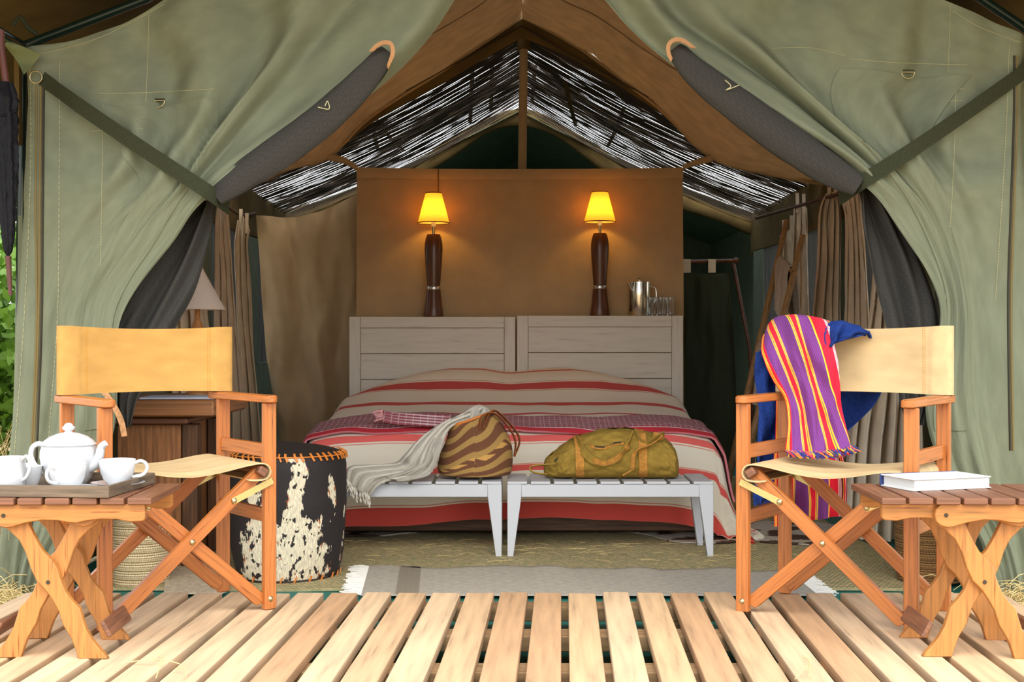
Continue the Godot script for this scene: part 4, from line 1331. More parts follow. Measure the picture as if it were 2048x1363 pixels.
func build_bed() -> void:
	var prof := path(bed_profile(), 120)
	var cum := [0.0]
	for k in 120: cum.append(cum[k] + prof[k].distance_to(prof[k + 1]))
	var top_len: float = cum[120]
	var drop := 0.40
	var total := top_len + drop
	var hw := 0.945
	var side := 0.52
	var nz := noise(1.0, 161, 2)
	var place := func(a: float, b: float) -> Vector3:  # a across from the middle, b along from the head
		var oa := maxf(absf(a) - hw, 0.0)
		var ob := maxf(b - top_len, 0.0)
		var bb := minf(b, top_len)
		var k := 0
		while k < 119 and cum[k + 1] < bb: k += 1
		var p: Vector2 = prof[k].lerp(prof[k + 1], clampf((bb - cum[k]) / maxf(cum[k + 1] - cum[k], 1e-6), 0, 1))
		var x := clampf(a, -hw, hw)
		var q := absf(x) / hw
		var pillow := smoothstep(7.25, 7.7, p.x)
		var edge := 1.0 - pow(q, lerpf(6.0, 3.0, pillow))
		var y := lerpf(0.43, p.y, lerpf(1.0, clampf(edge * 1.05, 0, 1), pillow)) if pillow > 0 else p.y
		y -= 0.035 * pow(q, 8) + 0.018 * pillow * exp(-pow(x / 0.12, 2))
		y += 0.010 * nz.get_noise_2d(a * 2.2, b * 1.6)
		var fall := sqrt(oa * oa + ob * ob)
		var out := Vector3(signf(a) * oa, 0, ob)
		if fall > 1e-6: out = out / fall
		var wave := 1.0 + 0.35 * sin(a * 7.0 + b * 5.0) * minf(fall * 3, 1)
		var flare := (0.10 * wave if oa > ob else 0.05 * wave) * minf(fall / 0.4, 1.2) + 0.03 * minf(fall * 12, 1)
		y -= fall * 0.985
		if y < FL + 0.045:
			flare += (FL + 0.045 - y) * 0.22
			y = FL + 0.045 + 0.006 * sin(a * 30)
		y += 0.02 * sin(a * 3.1 + 0.8) * minf(ob * 2.4, 1)
		return Vector3(x - 0.005, y, -p.x) + out * flare
	var na := 110
	var nb := 150
	var width := 2 * (hw + side)
	# stripes woven across, found where they lie along the cloth
	var b_of := func(py: float) -> float:
		var last := 0.0
		for k in 600:
			var b: float = lerpf(0.33, total, k / 600.0)
			var p: Vector3 = place.call(0.30, b)
			if 681.5 + (EYE - p.y) / -p.z * F >= py: return b
			last = b
		return last
	var ramp := Image.create(4, 1024, false, Image.FORMAT_RGB8)
	ramp.fill(rgb(228, 217, 196))
	var red := rgb(198, 76, 70)
	for q in [[739, 741.5, red], [760, 761, rgb(206, 150, 130)], [763, 776, red], [778, 779, rgb(206, 150, 130)], [805, 811, red], [828, 830, red], [833, 834, rgb(206, 150, 130)], [868, 881, rgb(224, 100, 92)], [883, 884, rgb(216, 140, 120)], [925, 926, rgb(216, 140, 120)], [928, 941, rgb(216, 88, 80)], [999, 1000, rgb(206, 130, 110)], [1003, 1060, rgb(206, 76, 64)]]:
		var y0 := int(b_of.call(q[0]) / total * 1024)
		var y1: int = maxi(int(b_of.call(q[1]) / total * 1024), y0 + 2)
		if q[1] > 1050: y1 = 1024
		ramp.fill_rect(Rect2i(0, y0, 4, y1 - y0), q[2])
	M.coverlet = textured(ImageTexture.create_from_image(ramp), 0.95, Vector2(1, 1))
	relief(M.coverlet, noise_tex([[0, Color.BLACK], [1, Color.WHITE]], 0.05, 162, 3, 256), 0.15)
	var bed := thing("bed", "wide made bed under a cream coverlet with red stripes", "bed", Vector3.ZERO)
	obj("mattress", mb().box(Vector3(1.80, 0.30, 1.78), 0.04), M.cream, bed, Transform3D(Basis(), Vector3(0, 0.18, -7.04)))
	obj("bed_base", mb().box(Vector3(1.76, 0.12, 1.72), 0.01), M.dark_wood, bed, Transform3D(Basis(), Vector3(0, -0.03, -7.04)))
	for x in [-0.8, 0.8]:
		for d in [6.28, 7.8]: obj("leg", mb().box(Vector3(0.08, 0.05, 0.08), 0.004), M.dark_wood, bed, Transform3D(Basis(), Vector3(x, FL + 0.037, -d)))
	var cover := thing("coverlet", "cream woven coverlet with broad and narrow red stripes on the bed", "blanket")
	obj("cloth", mb().sheet(na, nb, func(u: float, v: float): return place.call((u - 0.5) * width, v * total), 0.005, 1, 1, true), M.coverlet, cover)
	var cf := []
	for k in 10: cf.append(place.call(hw + side, total * (0.80 + 0.02 * k)))
	fringe("knotted_fringe", cover, cf, Vector3(0.03, -0.03, 0.01), 22, M.cream, 0.004, true, 0.008)
	var cr_ := []
	for k in 5: cr_.append(place.call(hw + side - 0.02 * k, total))
	fringe("red_fringe", cover, cr_, Vector3(0.01, -0.02, 0.03), 10, plain(rgb(200, 30, 30), 0.9), 0.004, true, 0.01)
	# the folded throw across the foot of the bed
	var b0: float = b_of.call(835.0)
	var b1: float = b_of.call(869.0)
	var throw := thing("bed_throw", "dark red and white checked throw folded across the foot of the bed", "throw")
	obj("cloth", mb().sheet(120, 24, func(u: float, v: float):
		var a := lerpf(-hw - 0.14, hw + 0.30, u)
		var off := 0.05 * nz.get_noise_2d(a * 1.6 + 40, 3.0) + 0.02 * sin(a * 4.0)
		var b := lerpf(b0 + off, b1 + off * 0.6, v)
		var p: Vector3 = place.call(a, b)
		return p + Vector3(signf(a) * 0.014 * clampf((absf(a) - hw + 0.05) * 20, 0, 1), 0.014 + 0.006 * sin(v * 9 + 3.0 * nz.get_noise_2d(a, 7)) + 0.010 * sin(PI * v), 0.010), 0.010, 3.0, 1.0, true), M.plaid, throw)
	var tp := []
	for q in [[900, 851], [840, 848], [790, 845], [756, 838]]: tp.append(at(q[0], q[1], 6.14) + Vector3(0, 0.014, 0.02))
	for k in 4:
		var pts := []
		for p in tp: pts.append(p + Vector3(0, 0.012 * k - 0.012, -0.02 * k))
		obj("twisted_fold", mb().tube(path(pts, 20), func(t: float): return 0.012 - 0.004 * t, 6), M.plaid, throw)
	fringe("tassels", throw, [tp[3] + Vector3(0.02, 0.03, -0.03), tp[3] + Vector3(0.03, -0.01, 0.02)], Vector3(-0.03, -0.01, 0.02), 18, plain(rgb(220, 160, 160), 0.9), 0.003, true, 0.02)
	# headboards
	for s in 2:
		var x0: float = -0.9995 if s == 0 else 0.030
		var w := 1.020
		var h := thing("headboard", "whitewashed plank headboard, %s" % ["the one with only a lamp on it" if s == 0 else "the one with jug and glasses on it"], "headboard", Vector3(x0 + w / 2, FL, -8.055), 0.0, "whitewashed headboards")
		var top := 1.085 if s == 0 else 1.091
		for e in [-1.0, 1.0]: obj("stile", mb().box(Vector3(0.068, top, 0.034), 0.003, Transform3D(), Vector2(rng.randf(), rng.randf())), M.whitewash, h, Transform3D(Basis(), Vector3(e * (w / 2 - 0.034), top / 2, 0.058)))
		obj("top_rail", mb().box(Vector3(w - 0.137, 0.068, 0.034), 0.003, Transform3D(), Vector2(rng.randf(), rng.randf())), M.whitewash, h, Transform3D(Basis(), Vector3(0, top - 0.034, 0.058)))
		obj("shelf", mb().box(Vector3(w, 0.02, 0.112), 0.003, Transform3D(), Vector2(rng.randf(), rng.randf())), M.whitewash, h, Transform3D(Basis(), Vector3(0, top - 0.011, -0.017)))
		for k in 6: obj("plank", mb().box(Vector3(w - 0.138, 0.156, 0.018), 0.003, Transform3D(), Vector2(rng.randf() * 3, rng.randf())), M.whitewash, h, Transform3D(Basis(), Vector3(0, top - 0.068 - 0.079 - 0.159 * k, 0.053)))
	# screen behind the bed
	var scr := thing("canvas_screen", "tan canvas screen standing behind the two headboards", "screen", Vector3(0.05, FL, -8.22))
	var wr := noise(2.0, 171, 3)
	obj("canvas", mb().sheet(60, 60, func(u: float, v: float):
		var wide := 2.06 + 0.02 * (1 - v)
		return Vector3((u - 0.5) * wide, 2.03 * v - 0.012 * sin(PI * u) * v, 0.010 * wr.get_noise_2d(u * 1.2, v * 1.0) + 0.006 * sin((u + v) * 9) * v), 0.006, 2, 2), M.khaki, scr)
	obj("top_hem", mb().sheet(60, 6, func(u: float, v: float): return Vector3((u - 0.5) * 2.062, 1.965 + 0.066 * v - 0.012 * sin(PI * u), 0.014 + 0.006 * sin((u + 1) * 9) + 0.004 * sin(PI * v)), 0.004, 2, 0.1), M.khaki, scr)
	for e in [-1.0, 1.0]: obj("screen_post", mb().tube([Vector3(e * 1.0, 0, -0.04), Vector3(e * 1.0, 2.0, -0.04)], 0.018, 10), M.dark_wood, scr)
	obj("lamp_cord", mb().tube([Vector3(-0.515, 2.02, 0.024), Vector3(-0.515, 1.70, 0.024)], 0.003, 6), M.dark_wood, scr)
	for e in 2:
		var pp: Array = [at(657, 313, 8.20), at(690, 322, 8.2), at(714, 336, 8.2)] if e == 0 else [at(1424, 316, 8.20), at(1395, 324, 8.2), at(1366, 334, 8.2)]
		tag(obj("roof_tie", mb().tube(path(pp, 12), func(t: float): return 0.026 - 0.012 * t, 8, 0.6), M.khaki), ["short twisted canvas tie from roof to the screen corner above the left lamp", "short twisted canvas tie from roof to the screen corner above the jug"][e], "tie", "canvas ties at the screen corners")


func bedside_lamp(label: String, where: Vector3, turn: float) -> void:
	var t := thing("table_lamp", label, "lamp", where, turn, "lit lamps on the headboards")
	obj("base", mb().lathe([Vector2(0, 0.0), Vector2(0.061, 0.0), Vector2(0.062, 0.004), Vector2(0.055, 0.06), Vector2(0.043, 0.168)], 20, Transform3D(), 0.4), M.lamp_wood, t)
	obj("collar", mb().lathe([Vector2(0.042, 0.166), Vector2(0.043, 0.168), Vector2(0.043, 0.188), Vector2(0.042, 0.190)], 20), M.steel, t)
	obj("stem", mb().lathe([Vector2(0.040, 0.188), Vector2(0.044, 0.24), Vector2(0.052, 0.33), Vector2(0.057, 0.42), Vector2(0.055, 0.455), Vector2(0.048, 0.490), Vector2(0.040, 0.512), Vector2(0.0, 0.514)], 20, Transform3D(), 0.4), M.lamp_wood, t)
	obj("neck", mb().lathe([Vector2(0.009, 0.512), Vector2(0.009, 0.562)], 12), M.brass, t)
	obj("socket", mb().lathe([Vector2(0.014, 0.560), Vector2(0.014, 0.600), Vector2(0.0, 0.602)], 12), M.porcelain, t)
	var sh := obj("shade", mb().grid(40, 8, func(u: float, v: float): return Vector3(sin(TAU * u), 0, cos(TAU * u)) * lerpf(0.098, 0.050, v) + Vector3(0, lerpf(0.583, 0.768, v), 0), 1, 1), M.lampshade, t)
	for q in [[0.0985, 0.583], [0.0505, 0.768]]:
		var ring := []
		for k in 33: ring.append(Vector3(sin(TAU * k / 32.0) * q[0], q[1], cos(TAU * k / 32.0) * q[0]))
		obj("shade_trim", mb().tube(ring, 0.0032, 6), M.dark_wood, sh)
	var glow := StandardMaterial3D.new()
	glow.albedo_color = Color(1, 0.8, 0.4)
	glow.emission_enabled = true
	glow.emission = Color(1.0, 0.62, 0.15)
	glow.emission_energy_multiplier = 3.0
	obj("light_bulb", mb().lathe([Vector2(0, 0.600), Vector2(0.012, 0.604), Vector2(0.024, 0.632), Vector2(0.026, 0.655), Vector2(0.018, 0.678), Vector2(0, 0.686)], 16), glow, t)
	var l := OmniLight3D.new()
	l.name = "bulb_light"
	l.position = Vector3(0, 0.655, 0)
	l.light_color = Color(1.0, 0.76, 0.34)
	l.light_energy = 0.04
	l.light_size = 0.02
	l.omni_range = 12.0
	l.omni_attenuation = 2.0
	l.shadow_enabled = true
	t.add_child(l)


func build_headboard_things() -> void:
	bedside_lamp("lit lamp with turned dark wood base, alone on its headboard", Vector3(-0.487, 0.9655, -8.075), 0.0)
	bedside_lamp("lit lamp with turned dark wood base, beside the metal jug", Vector3(0.546, 0.9715, -8.075), 0.0)
	var y := 0.9705
	var j := thing("metal_jug", "polished metal jug with lid standing beside the drinking glasses", "jug", Vector3(0.790, y, -8.06))
	obj("body", mb().lathe([Vector2(0, 0.001), Vector2(0.066, 0.0), Vector2(0.068, 0.004), Vector2(0.068, 0.165), Vector2(0.067, 0.205), Vector2(0.062, 0.208)], 32), M.silver, j)
	obj("lid", mb().lathe([Vector2(0.069, 0.204), Vector2(0.069, 0.210), Vector2(0.045, 0.216), Vector2(0.006, 0.218), Vector2(0.005, 0.226), Vector2(0.009, 0.232), Vector2(0.006, 0.238), Vector2(0, 0.239)], 28), M.silver, j)
	obj("spout", mb().tube(path([Vector3(-0.050, 0.155, 0.045), Vector3(-0.060, 0.185, 0.052), Vector3(-0.066, 0.208, 0.058)], 8), func(t: float): return lerpf(0.004, 0.020, t), 10), M.silver, j)
	obj("handle", mb().tube(path([Vector3(0.062, 0.180, 0.01), Vector3(0.095, 0.175, 0.01), Vector3(0.102, 0.11, 0.01), Vector3(0.066, 0.05, 0.01)], 14), 0.005, 8), M.silver, j)
	var gx := [[0.848, 8.015, "drinking glass in front of the metal jug, nearest to it"], [0.913, 8.015, "middle drinking glass of the front three"], [0.976, 8.02, "drinking glass nearest the headboard's outer end"], [0.886, 8.078, "rear drinking glass between jug and the middle front glass"], [0.950, 8.080, "rear drinking glass between the two outer front glasses"]]
	for g in gx:
		var c := thing("drinking_glass", g[2], "glass", Vector3(g[0], y, -g[1]), 0.0, "drinking glasses beside the jug")
		obj("tumbler", mb().lathe([Vector2(0, 0.0), Vector2(0.021, 0.0), Vector2(0.022, 0.004), Vector2(0.023, 0.055), Vector2(0.026, 0.060), Vector2(0.030, 0.115), Vector2(0.0285, 0.116), Vector2(0.0245, 0.062), Vector2(0.0205, 0.052), Vector2(0.020, 0.014), Vector2(0, 0.012)], 12), M.glass, c)


func bench(label: String, where: Vector3) -> Node3D:
	var t := thing("luggage_bench", label, "bench", where, 0.0, "white slatted benches at the foot of the bed")
	var w := 0.884
	var h := 0.322
	for e in [-1.0, 1.0]:
		obj("apron", mb().box(Vector3(w - 0.12, 0.056, 0.02), 0.003), M.white_paint, t, Transform3D(Basis(), Vector3(0, h - 0.040, e * 0.152)))
		obj("side_apron", mb().box(Vector3(0.02, 0.056, 0.26), 0.003), M.white_paint, t, Transform3D(Basis(), Vector3(e * (w / 2 - 0.02), h - 0.040, 0)))
		for f in [-1.0, 1.0]:
			var poly := PackedVector2Array([Vector2(e * w / 2, 0), Vector2(e * w / 2, h - 0.012), Vector2(e * (w / 2 - 0.062), h - 0.012), Vector2(e * (w / 2 - 0.060), h - 0.070), Vector2(e * (w / 2 - 0.026), 0)])
			obj("leg", mb().prism(poly, 0.036, 0.003), M.white_paint, t, Transform3D(Basis(), Vector3(0, 0, f * 0.149)))
	for k in 9: obj("slat", mb().box(Vector3(0.084, 0.012, 0.335), 0.002), M.white_paint, t, Transform3D(Basis(), Vector3(-w / 2 + 0.043 + 0.0997 * k, h - 0.006, 0)))
	return t


func build_bench_things() -> void:
	bench("white slatted bench carrying the striped basket bag", Vector3(-0.486, FL + 0.012, -5.74))
	bench("white slatted bench carrying the olive duffel bag", Vector3(0.422, FL + 0.012, -5.74))
	# striped basket bag
	var t := thing("basket_bag", "brown and tan zigzag woven basket bag leaning on the white bench", "bag")
	var sec := [[950, 949, 62, 0.0], [950, 946, 71, 0.0], [950, 930, 75, -0.02], [952, 900, 72, -0.10], [951, 870, 60, -0.20], [944, 842, 46, -0.33], [943, 837, 45, -0.34]]
	var bagf := func(u: float, v: float) -> Vector3:
		var n := sec.size() - 1
		var k := clampi(int(v * n), 0, n - 1)
		var q := v * n - k
		var s := []
		for c in 4: s.append(cr(float(sec[maxi(k - 1, 0)][c]), float(sec[k][c]), float(sec[k + 1][c]), float(sec[mini(k + 2, n)][c]), q))
		var a := TAU * u
		var hx: float = s[2] * 5.72 / F
		return at(s[0], s[1], 5.72) + Vector3(sin(a) * hx, 0, cos(a) * hx * lerpf(0.85, 0.6, v)) + Vector3(0, -sin(a) * hx * tan(s[3]), 0)
	obj("body", mb().grid(48, 40, bagf, 1, 1), M.bag, t)
	obj("lining", mb().grid(48, 20, func(u: float, v: float): return bagf.call(u, 0.2 + 0.79 * v) * 1.0 + Vector3(0, 0, 0) - Vector3(sin(TAU * u), 0, cos(TAU * u)) * 0.006, 1, 1, true), M.wicker_brown, t)
	var bot := []
	obj("bottom", mb().grid(48, 4, func(u: float, v: float): return at(950, 949, 5.72).lerp(bagf.call(u, 0.0), v), 1, 1), M.wicker_brown, t)
	var rim := []
	for k in 49: rim.append(bagf.call(k / 48.0, 1.0))
	obj("rim", mb().tube(rim, 0.006, 6), M.stitch_orange, t)
	for e in [0.03, 0.10]:
		var pts := [bagf.call(0.02 + e * 0.3, 0.72), bagf.call(0.05 + e, 0.98) + Vector3(0.0, 0.0, 0.02), bagf.call(0.14 + e, 0.85) + Vector3(0.02, -0.0, 0.02), bagf.call(0.21, 0.60) + Vector3(0.02 + e * 0.3, 0.0, 0.01), bagf.call(0.22, 0.42) + Vector3(0.01, 0, 0.01)]
		obj("handle", mb().band(path(pts, 24), Vector3(0.3, 0.2, 1), 0.020, 0.004), M.leather_dark, t)
	# white shawl spilling out
	var s := thing("wool_shawl", "off-white woven shawl spilling from the basket bag over the bench", "shawl")
	obj("cloth", drape(cloth_rows([
		[[925, 860, 5.73], [955, 850, 5.75], [985, 850, 5.76]],
		[[922, 838, 5.72], [958, 812, 5.74], [986, 826, 5.75]],
		[[900, 846, 5.72], [930, 826, 5.73], [962, 834, 5.74]],
		[[866, 858, 5.68], [888, 846, 5.68], [908, 848, 5.68]],
		[[832, 886, 5.64], [858, 878, 5.62], [886, 878, 5.62]],
		[[808, 912, 5.62], [838, 914, 5.57], [872, 918, 5.58]],
		[[790, 926, 5.64], [822, 934, 5.57], [850, 948, 5.56]],
		[[742, 930, 5.64], [774, 942, 5.57], [806, 953, 5.555]],
		[[700, 934, 5.62], [728, 950, 5.56], [762, 964, 5.545]],
		[[694, 958, 5.56], [712, 976, 5.54], [740, 988, 5.535]]]), 0.014, 3.4, 181, 60, 90, 0.010, 3.0), M.shawl, s)
	obj("second_layer", drape(cloth_rows([
		[[876, 862, 5.66], [896, 856, 5.66]], [[858, 896, 5.57], [880, 900, 5.58]], [[845, 925, 5.55], [872, 930, 5.56]], [[810, 944, 5.545], [852, 950, 5.54]], [[770, 952, 5.55], [800, 962, 5.54]]]), 0.010, 1.6, 182, 24, 50, 0.010, 2.0), M.shawl, s)
	var fr := []
	for p in [[694, 956], [712, 975], [740, 987]]: fr.append(at(p[0], p[1], 5.535))
	fringe("fringe", s, fr, Vector3(0.006, -0.055, 0.0), 46, M.shawl, 0.0022, false, 0.012)
	# olive duffel bag
	var d := thing("duffel_bag", "olive canvas duffel bag with tan leather straps on the bench", "bag")
	var sc := [[1088, 930, 947], [1092, 916, 951], [1110, 902, 953], [1132, 884, 953], [1165, 868, 954], [1205, 858, 954], [1250, 856, 954], [1290, 862, 954], [1322, 872, 954], [1344, 890, 953], [1353, 915, 951], [1355, 930, 946]]
	var dn := noise(5.0, 183, 3)
	var df := func(u: float, v: float) -> Vector3:
		var n := sc.size() - 1
		var k := clampi(int(v * n), 0, n - 1)
		var q := v * n - k
		var c := []
		for e in 3: c.append(cr(float(sc[maxi(k - 1, 0)][e]), float(sc[k][e]), float(sc[k + 1][e]), float(sc[mini(k + 2, n)][e]), q))
		var a := TAU * u
		var mid := at(c[0], (c[1] + c[2]) / 2, 5.74)
		var hy: float = (c[2] - c[1]) / 2 * 5.74 / F
		var sy := signf(cos(a)) * pow(absf(cos(a)), 0.75)
		var sz := signf(sin(a)) * pow(absf(sin(a)), 0.75)
		var rz := 0.135 * minf(1.0, hy / 0.07)
		var wr := 0.010 * dn.get_noise_2d(v * 2.4, a * 0.45) * smoothstep(-0.9, -0.4, cos(a))
		return mid + Vector3(0, sy * (hy + wr * 0.8), sz * (rz + wr * 1.6))
	obj("body", mb().grid(56, 90, df, 1.0, 0.7), M.duffel, d)
	for q in [[0.335, 0.058], [0.605, 0.052]]:
		var pts := []
		for k in 15: pts.append(df.call(lerpf(0.02, 0.42, k / 14.0), q[0] + 0.012 * k / 14.0) + Vector3(0, 0.003, 0.006))
		obj("leather_strap", mb().band(pts, Vector3(1, 0, 0), 0.036, 0.004), M.duffel_tan, d)
	var loop := func(pix: Array, depth: float, w: float, side: Vector3, mat: Material, called: String) -> void:
		var pts := []
		for p in pix: pts.append(at(p[0], p[1], p[2] if p.size() > 2 else depth))
		obj(called, mb().band(path(pts, 40), side, w, 0.005), mat, d)
	var face := func(u: float, v: float) -> Vector3: return df.call(0.03 + 0.42 * u, v)
	obj("handle", mb().band(on_surface(face, [[1152, 876], [1166, 900], [1184, 918], [1212, 924], [1240, 910], [1256, 888], [1264, 866]], 40, 0.016), Vector3(0.2, 1, 0.3), 0.034, 0.005), M.duffel, d)
	obj("handle_grip", mb().band(on_surface(face, [[1186, 919], [1210, 925], [1236, 913], [1256, 888]], 24, 0.021), Vector3(0.2, 1, 0.3), 0.022, 0.004), M.duffel_tan, d)
	obj("pocket_zip", mb().band(on_surface(face, [[1178, 890], [1196, 895], [1214, 894], [1230, 887], [1248, 886]], 30, 0.004), Vector3(0.1, 1, 0.2), 0.012, 0.004), M.duffel_tan, d)
	obj("pocket_slit", mb().tube(on_surface(face, [[1178, 889], [1196, 893], [1214, 892], [1230, 885], [1248, 884]], 30, 0.005), 0.0035, 6), M.zip_dark, d)
	loop.call([[1268, 860, 5.65], [1276, 880, 5.62], [1290, 890, 5.6], [1310, 880, 5.62], [1328, 868, 5.66]], 5.6, 0.034, Vector3(0.2, 1, 0.3), M.duffel, "handle")
	loop.call([[1324, 872, 5.62], [1300, 890, 5.585], [1272, 902, 5.578], [1266, 922, 5.585], [1264, 938, 5.585], [1246, 951, 5.585]], 5.6, 0.018, Vector3(0.6, 0.6, 0.5), M.duffel_tan, "shoulder_strap")
	loop.call([[1112, 928, 5.62], [1086, 929, 5.61], [1064, 932, 5.61], [1060, 938, 5.60], [1070, 945, 5.60], [1094, 948, 5.61]], 5.6, 0.018, Vector3(0, 0.3, 1), M.duffel, "end_loop")
	loop.call([[1306, 870], [1318, 872], [1322, 880]], 5.64, 0.030, Vector3(0, 1, 0.2), M.duffel_tan, "strap_end")
	loop.call([[1110, 922], [1122, 912], [1132, 905]], 5.63, 0.010, Vector3(0, 1, 0.2), M.zip_dark, "end_zip")


func outline_rug(pix: Array, y: float) -> PackedVector2Array:
	var p := PackedVector2Array()
	for q in pix:
		var d: float = (EYE - y) * F / (q[1] - 681.5)
		p.append(Vector2((q[0] - 1024.0) / F * d, -d))
	return p


func hide_rug(label: String, pix: Array, mat: Material) -> void:
	var base := outline_rug(pix, FL + 0.018)
	var fine := PackedVector2Array()
	var n := base.size()
	for k in n:
		for j in 6:
			var p: Vector2 = cr(base[(k + n - 1) % n], base[k], base[(k + 1) % n], base[(k + 2) % n], j / 6.0)
			fine.append(p + Vector2(rng.randf_range(-0.008, 0.008), rng.randf_range(-0.012, 0.012)))
	var flat := PackedVector2Array()
	for p in fine: flat.append(Vector2(p.x, -p.y))
	tag(obj("cowhide_rug", mb().prism(flat, 0.006, 0.002, Transform3D(Basis(Vector3(1, 0, 0), -PI / 2), Vector3(0, FL + 0.016, 0))), mat), label, "rug", "cowhides on the tent floor")


func build_floor_things() -> void:
	var t := thing("sisal_mat", "greenish plaited straw mat covering the tent floor", "mat")
	obj("weave", mb().sheet(60, 60, func(u: float, v: float): return Vector3(lerpf(-1.62, 1.62, u), FL + 0.006 + 0.003 * sin(u * 23 + v * 17), lerpf(-4.86, -8.9, v)), 0.010, 3.24, 4.04), M.mat, t)
	var r := thing("grey_rug", "thin pale grey rug with wavy edge and white fringes at the tent entrance", "rug")
	var rugf := func(u: float, v: float) -> Vector3:
		var x := lerpf(-0.56, 1.12, u) + 0.03 * (1 - v) * (0.5 - u)
		var back := -5.28 - 0.02 * sin(u * 26) - 0.05 * exp(-pow((u - 0.36) * 12, 2)) + 0.09 * u
		return Vector3(x - 0.02 * v, FL + 0.018 + 0.012 * v * v * maxf(sin(u * 30 + 1), 0.0) * (1.0 if u > 0.3 else 0.3), lerpf(-4.70, back, v))
	obj("weave", mb().sheet(90, 24, rugf, 0.005, 1.7, 0.6), M.rug, r)
	for q in [[0.075, 0.125]]: obj("dark_band", mb().sheet(6, 24, func(u: float, v: float): return rugf.call(lerpf(q[0], q[1], u), v) + Vector3(0, 0.004, 0), 0.002, 0.3, 1), M.rug_dark, r)
	obj("edge_band", mb().sheet(90, 3, func(u: float, v: float): return rugf.call(lerpf(0.08, 1, u), lerpf(0.945, 0.985, v)) + Vector3(0, 0.004, 0), 0.002, 1.7, 0.1), M.rug_dark, r)
	for e in 2:
		var fr := mb()
		for k in 90:
			var a: Vector3 = rugf.call(float(e), (k + rng.randf()) / 90.0)
			var s := -1.0 if e == 0 else 1.0
			fr.tube([a, a + Vector3(s * 0.03, 0.004, rng.randf_range(-0.015, 0.015)), a + Vector3(s * rng.randf_range(0.055, 0.085), 0.0, rng.randf_range(-0.03, 0.03))], 0.0022, 5)
		var o := obj("fringe", fr, M.white_wool, r)
		o.set_meta("kind", "stuff")
	hide_rug("brown and white cowhide rug under the bed beside the hide pouf", [[660, 1066], [690, 1070], [760, 1070], [800, 1066], [832, 1062], [812, 1050], [806, 1042], [760, 1030], [680, 1028]], M.hide_brown)
	hide_rug("brown and white cowhide rug under the bed behind the duffel bench", [[1236, 1046], [1258, 1062], [1296, 1068], [1338, 1080], [1380, 1084], [1470, 1082], [1486, 1060], [1430, 1040], [1330, 1030], [1260, 1032]], M.hide_brown)
	hide_rug("pale cowhide rug lying behind the chair with the striped cloth", [[1500, 1076], [1560, 1084], [1640, 1088], [1700, 1082], [1712, 1062], [1640, 1044], [1540, 1040], [1500, 1050]], M.hide_brown)
	hide_rug("pale cowhide rug on the floor between desk and hide pouf", [[332, 1182], [400, 1184], [452, 1182], [460, 1150], [450, 1112], [400, 1104], [340, 1120]], M.hide_pale)
	# the pouf
	var p := thing("hide_pouf", "round black and white cowhide pouf laced with orange thong", "pouf", Vector3(-0.892, FL + 0.006, -5.17))
	var prof := [[0.0, 0.195], [0.02, 0.203], [0.12, 0.222], [0.30, 0.236], [0.44, 0.234], [0.485, 0.226]]
	obj("side", mb().grid(96, 40, func(u: float, v: float):
		var y := lerpf(0.012, 0.487, v)
		var rr: float = lin(prof, y) + 0.003 * sin(u * TAU * 3 + v * 4)
		var a := TAU * (u - 0.5)
		return Vector3(sin(a) * rr, y, cos(a) * rr), 1, 1), M.pouf_hide, p)
	obj("top", mb().grid(64, 14, func(u: float, v: float):
		var rr := 0.2265 * v
		return Vector3(sin(TAU * u) * rr, 0.487 + 0.040 * (1 - pow(v, 2.6)) + 0.004 * sin(u * TAU * 2) * v * (1 - v) * 4, cos(TAU * u) * rr), 0.3, 0.1), M.hide_black, p)
	obj("foot", mb().lathe([Vector2(0, 0.0), Vector2(0.19, 0.0), Vector2(0.203, 0.006), Vector2(0.196, 0.014)], 48), M.hide_black, p)
	for k in 46:
		var a := TAU * (k + rng.randf_range(-0.25, 0.25)) / 46.0
		var rr := 0.2275
		obj("lace", mb().band([Vector3(sin(a) * (rr - 0.010), 0.4985, cos(a) * (rr - 0.010)), Vector3(sin(a) * (rr + 0.004), 0.490, cos(a) * (rr + 0.004)), Vector3(sin(a + 0.04) * (rr + 0.0085), 0.470, cos(a + 0.04) * (rr + 0.0085))], Vector3(cos(a), 0, -sin(a)), rng.randf_range(0.005, 0.009), 0.004), M.stitch_orange, p)
		if k % 2 == 0: obj("lace", mb().band([Vector3(sin(a) * 0.207, 0.004, cos(a) * 0.207), Vector3(sin(a + 0.05) * 0.210, 0.026, cos(a + 0.05) * 0.210)], Vector3(cos(a), 0, -sin(a)), 0.006, 0.004), M.stitch_orange, p)
	var thong := []
	for k in 65: thong.append(Vector3(sin(TAU * k / 64.0) * 0.2315, 0.486, cos(TAU * k / 64.0) * 0.2315))
	obj("lacing_cord", mb().tube(thong, 0.0028, 5), M.stitch_orange, p)
	# desk at the left wall
	var dk := thing("wooden_desk", "heavy dark wooden desk behind the yellow chair, at the tent's left wall", "desk", Vector3(-1.50, FL, -5.55))
	obj("desk_top", mb().box(Vector3(0.61, 0.070, 0.66), 0.012, Transform3D(), Vector2(0.3, 0.2)), M.plank, dk, Transform3D(Basis(), Vector3(0, 0.665, 0)))
	obj("bullnose_rail", mb().box(Vector3(0.50, 0.030, 0.58), 0.013, Transform3D(), Vector2(0.9, 0.2)), M.walnut, dk, Transform3D(Basis(), Vector3(-0.06, 0.612, 0)))
	obj("pedestal", mb().box(Vector3(0.26, 0.595, 0.50), 0.004, Transform3D(), Vector2(0.5, 0.8)), M.plank, dk, Transform3D(Basis(), Vector3(0.02, 0.2975, 0)))
	obj("leg", mb().box(Vector3(0.065, 0.597, 0.07), 0.005, Transform3D(), Vector2(0.1, 0.4)), M.dark_wood, dk, Transform3D(Basis(), Vector3(0.187, 0.2985, 0.22)))
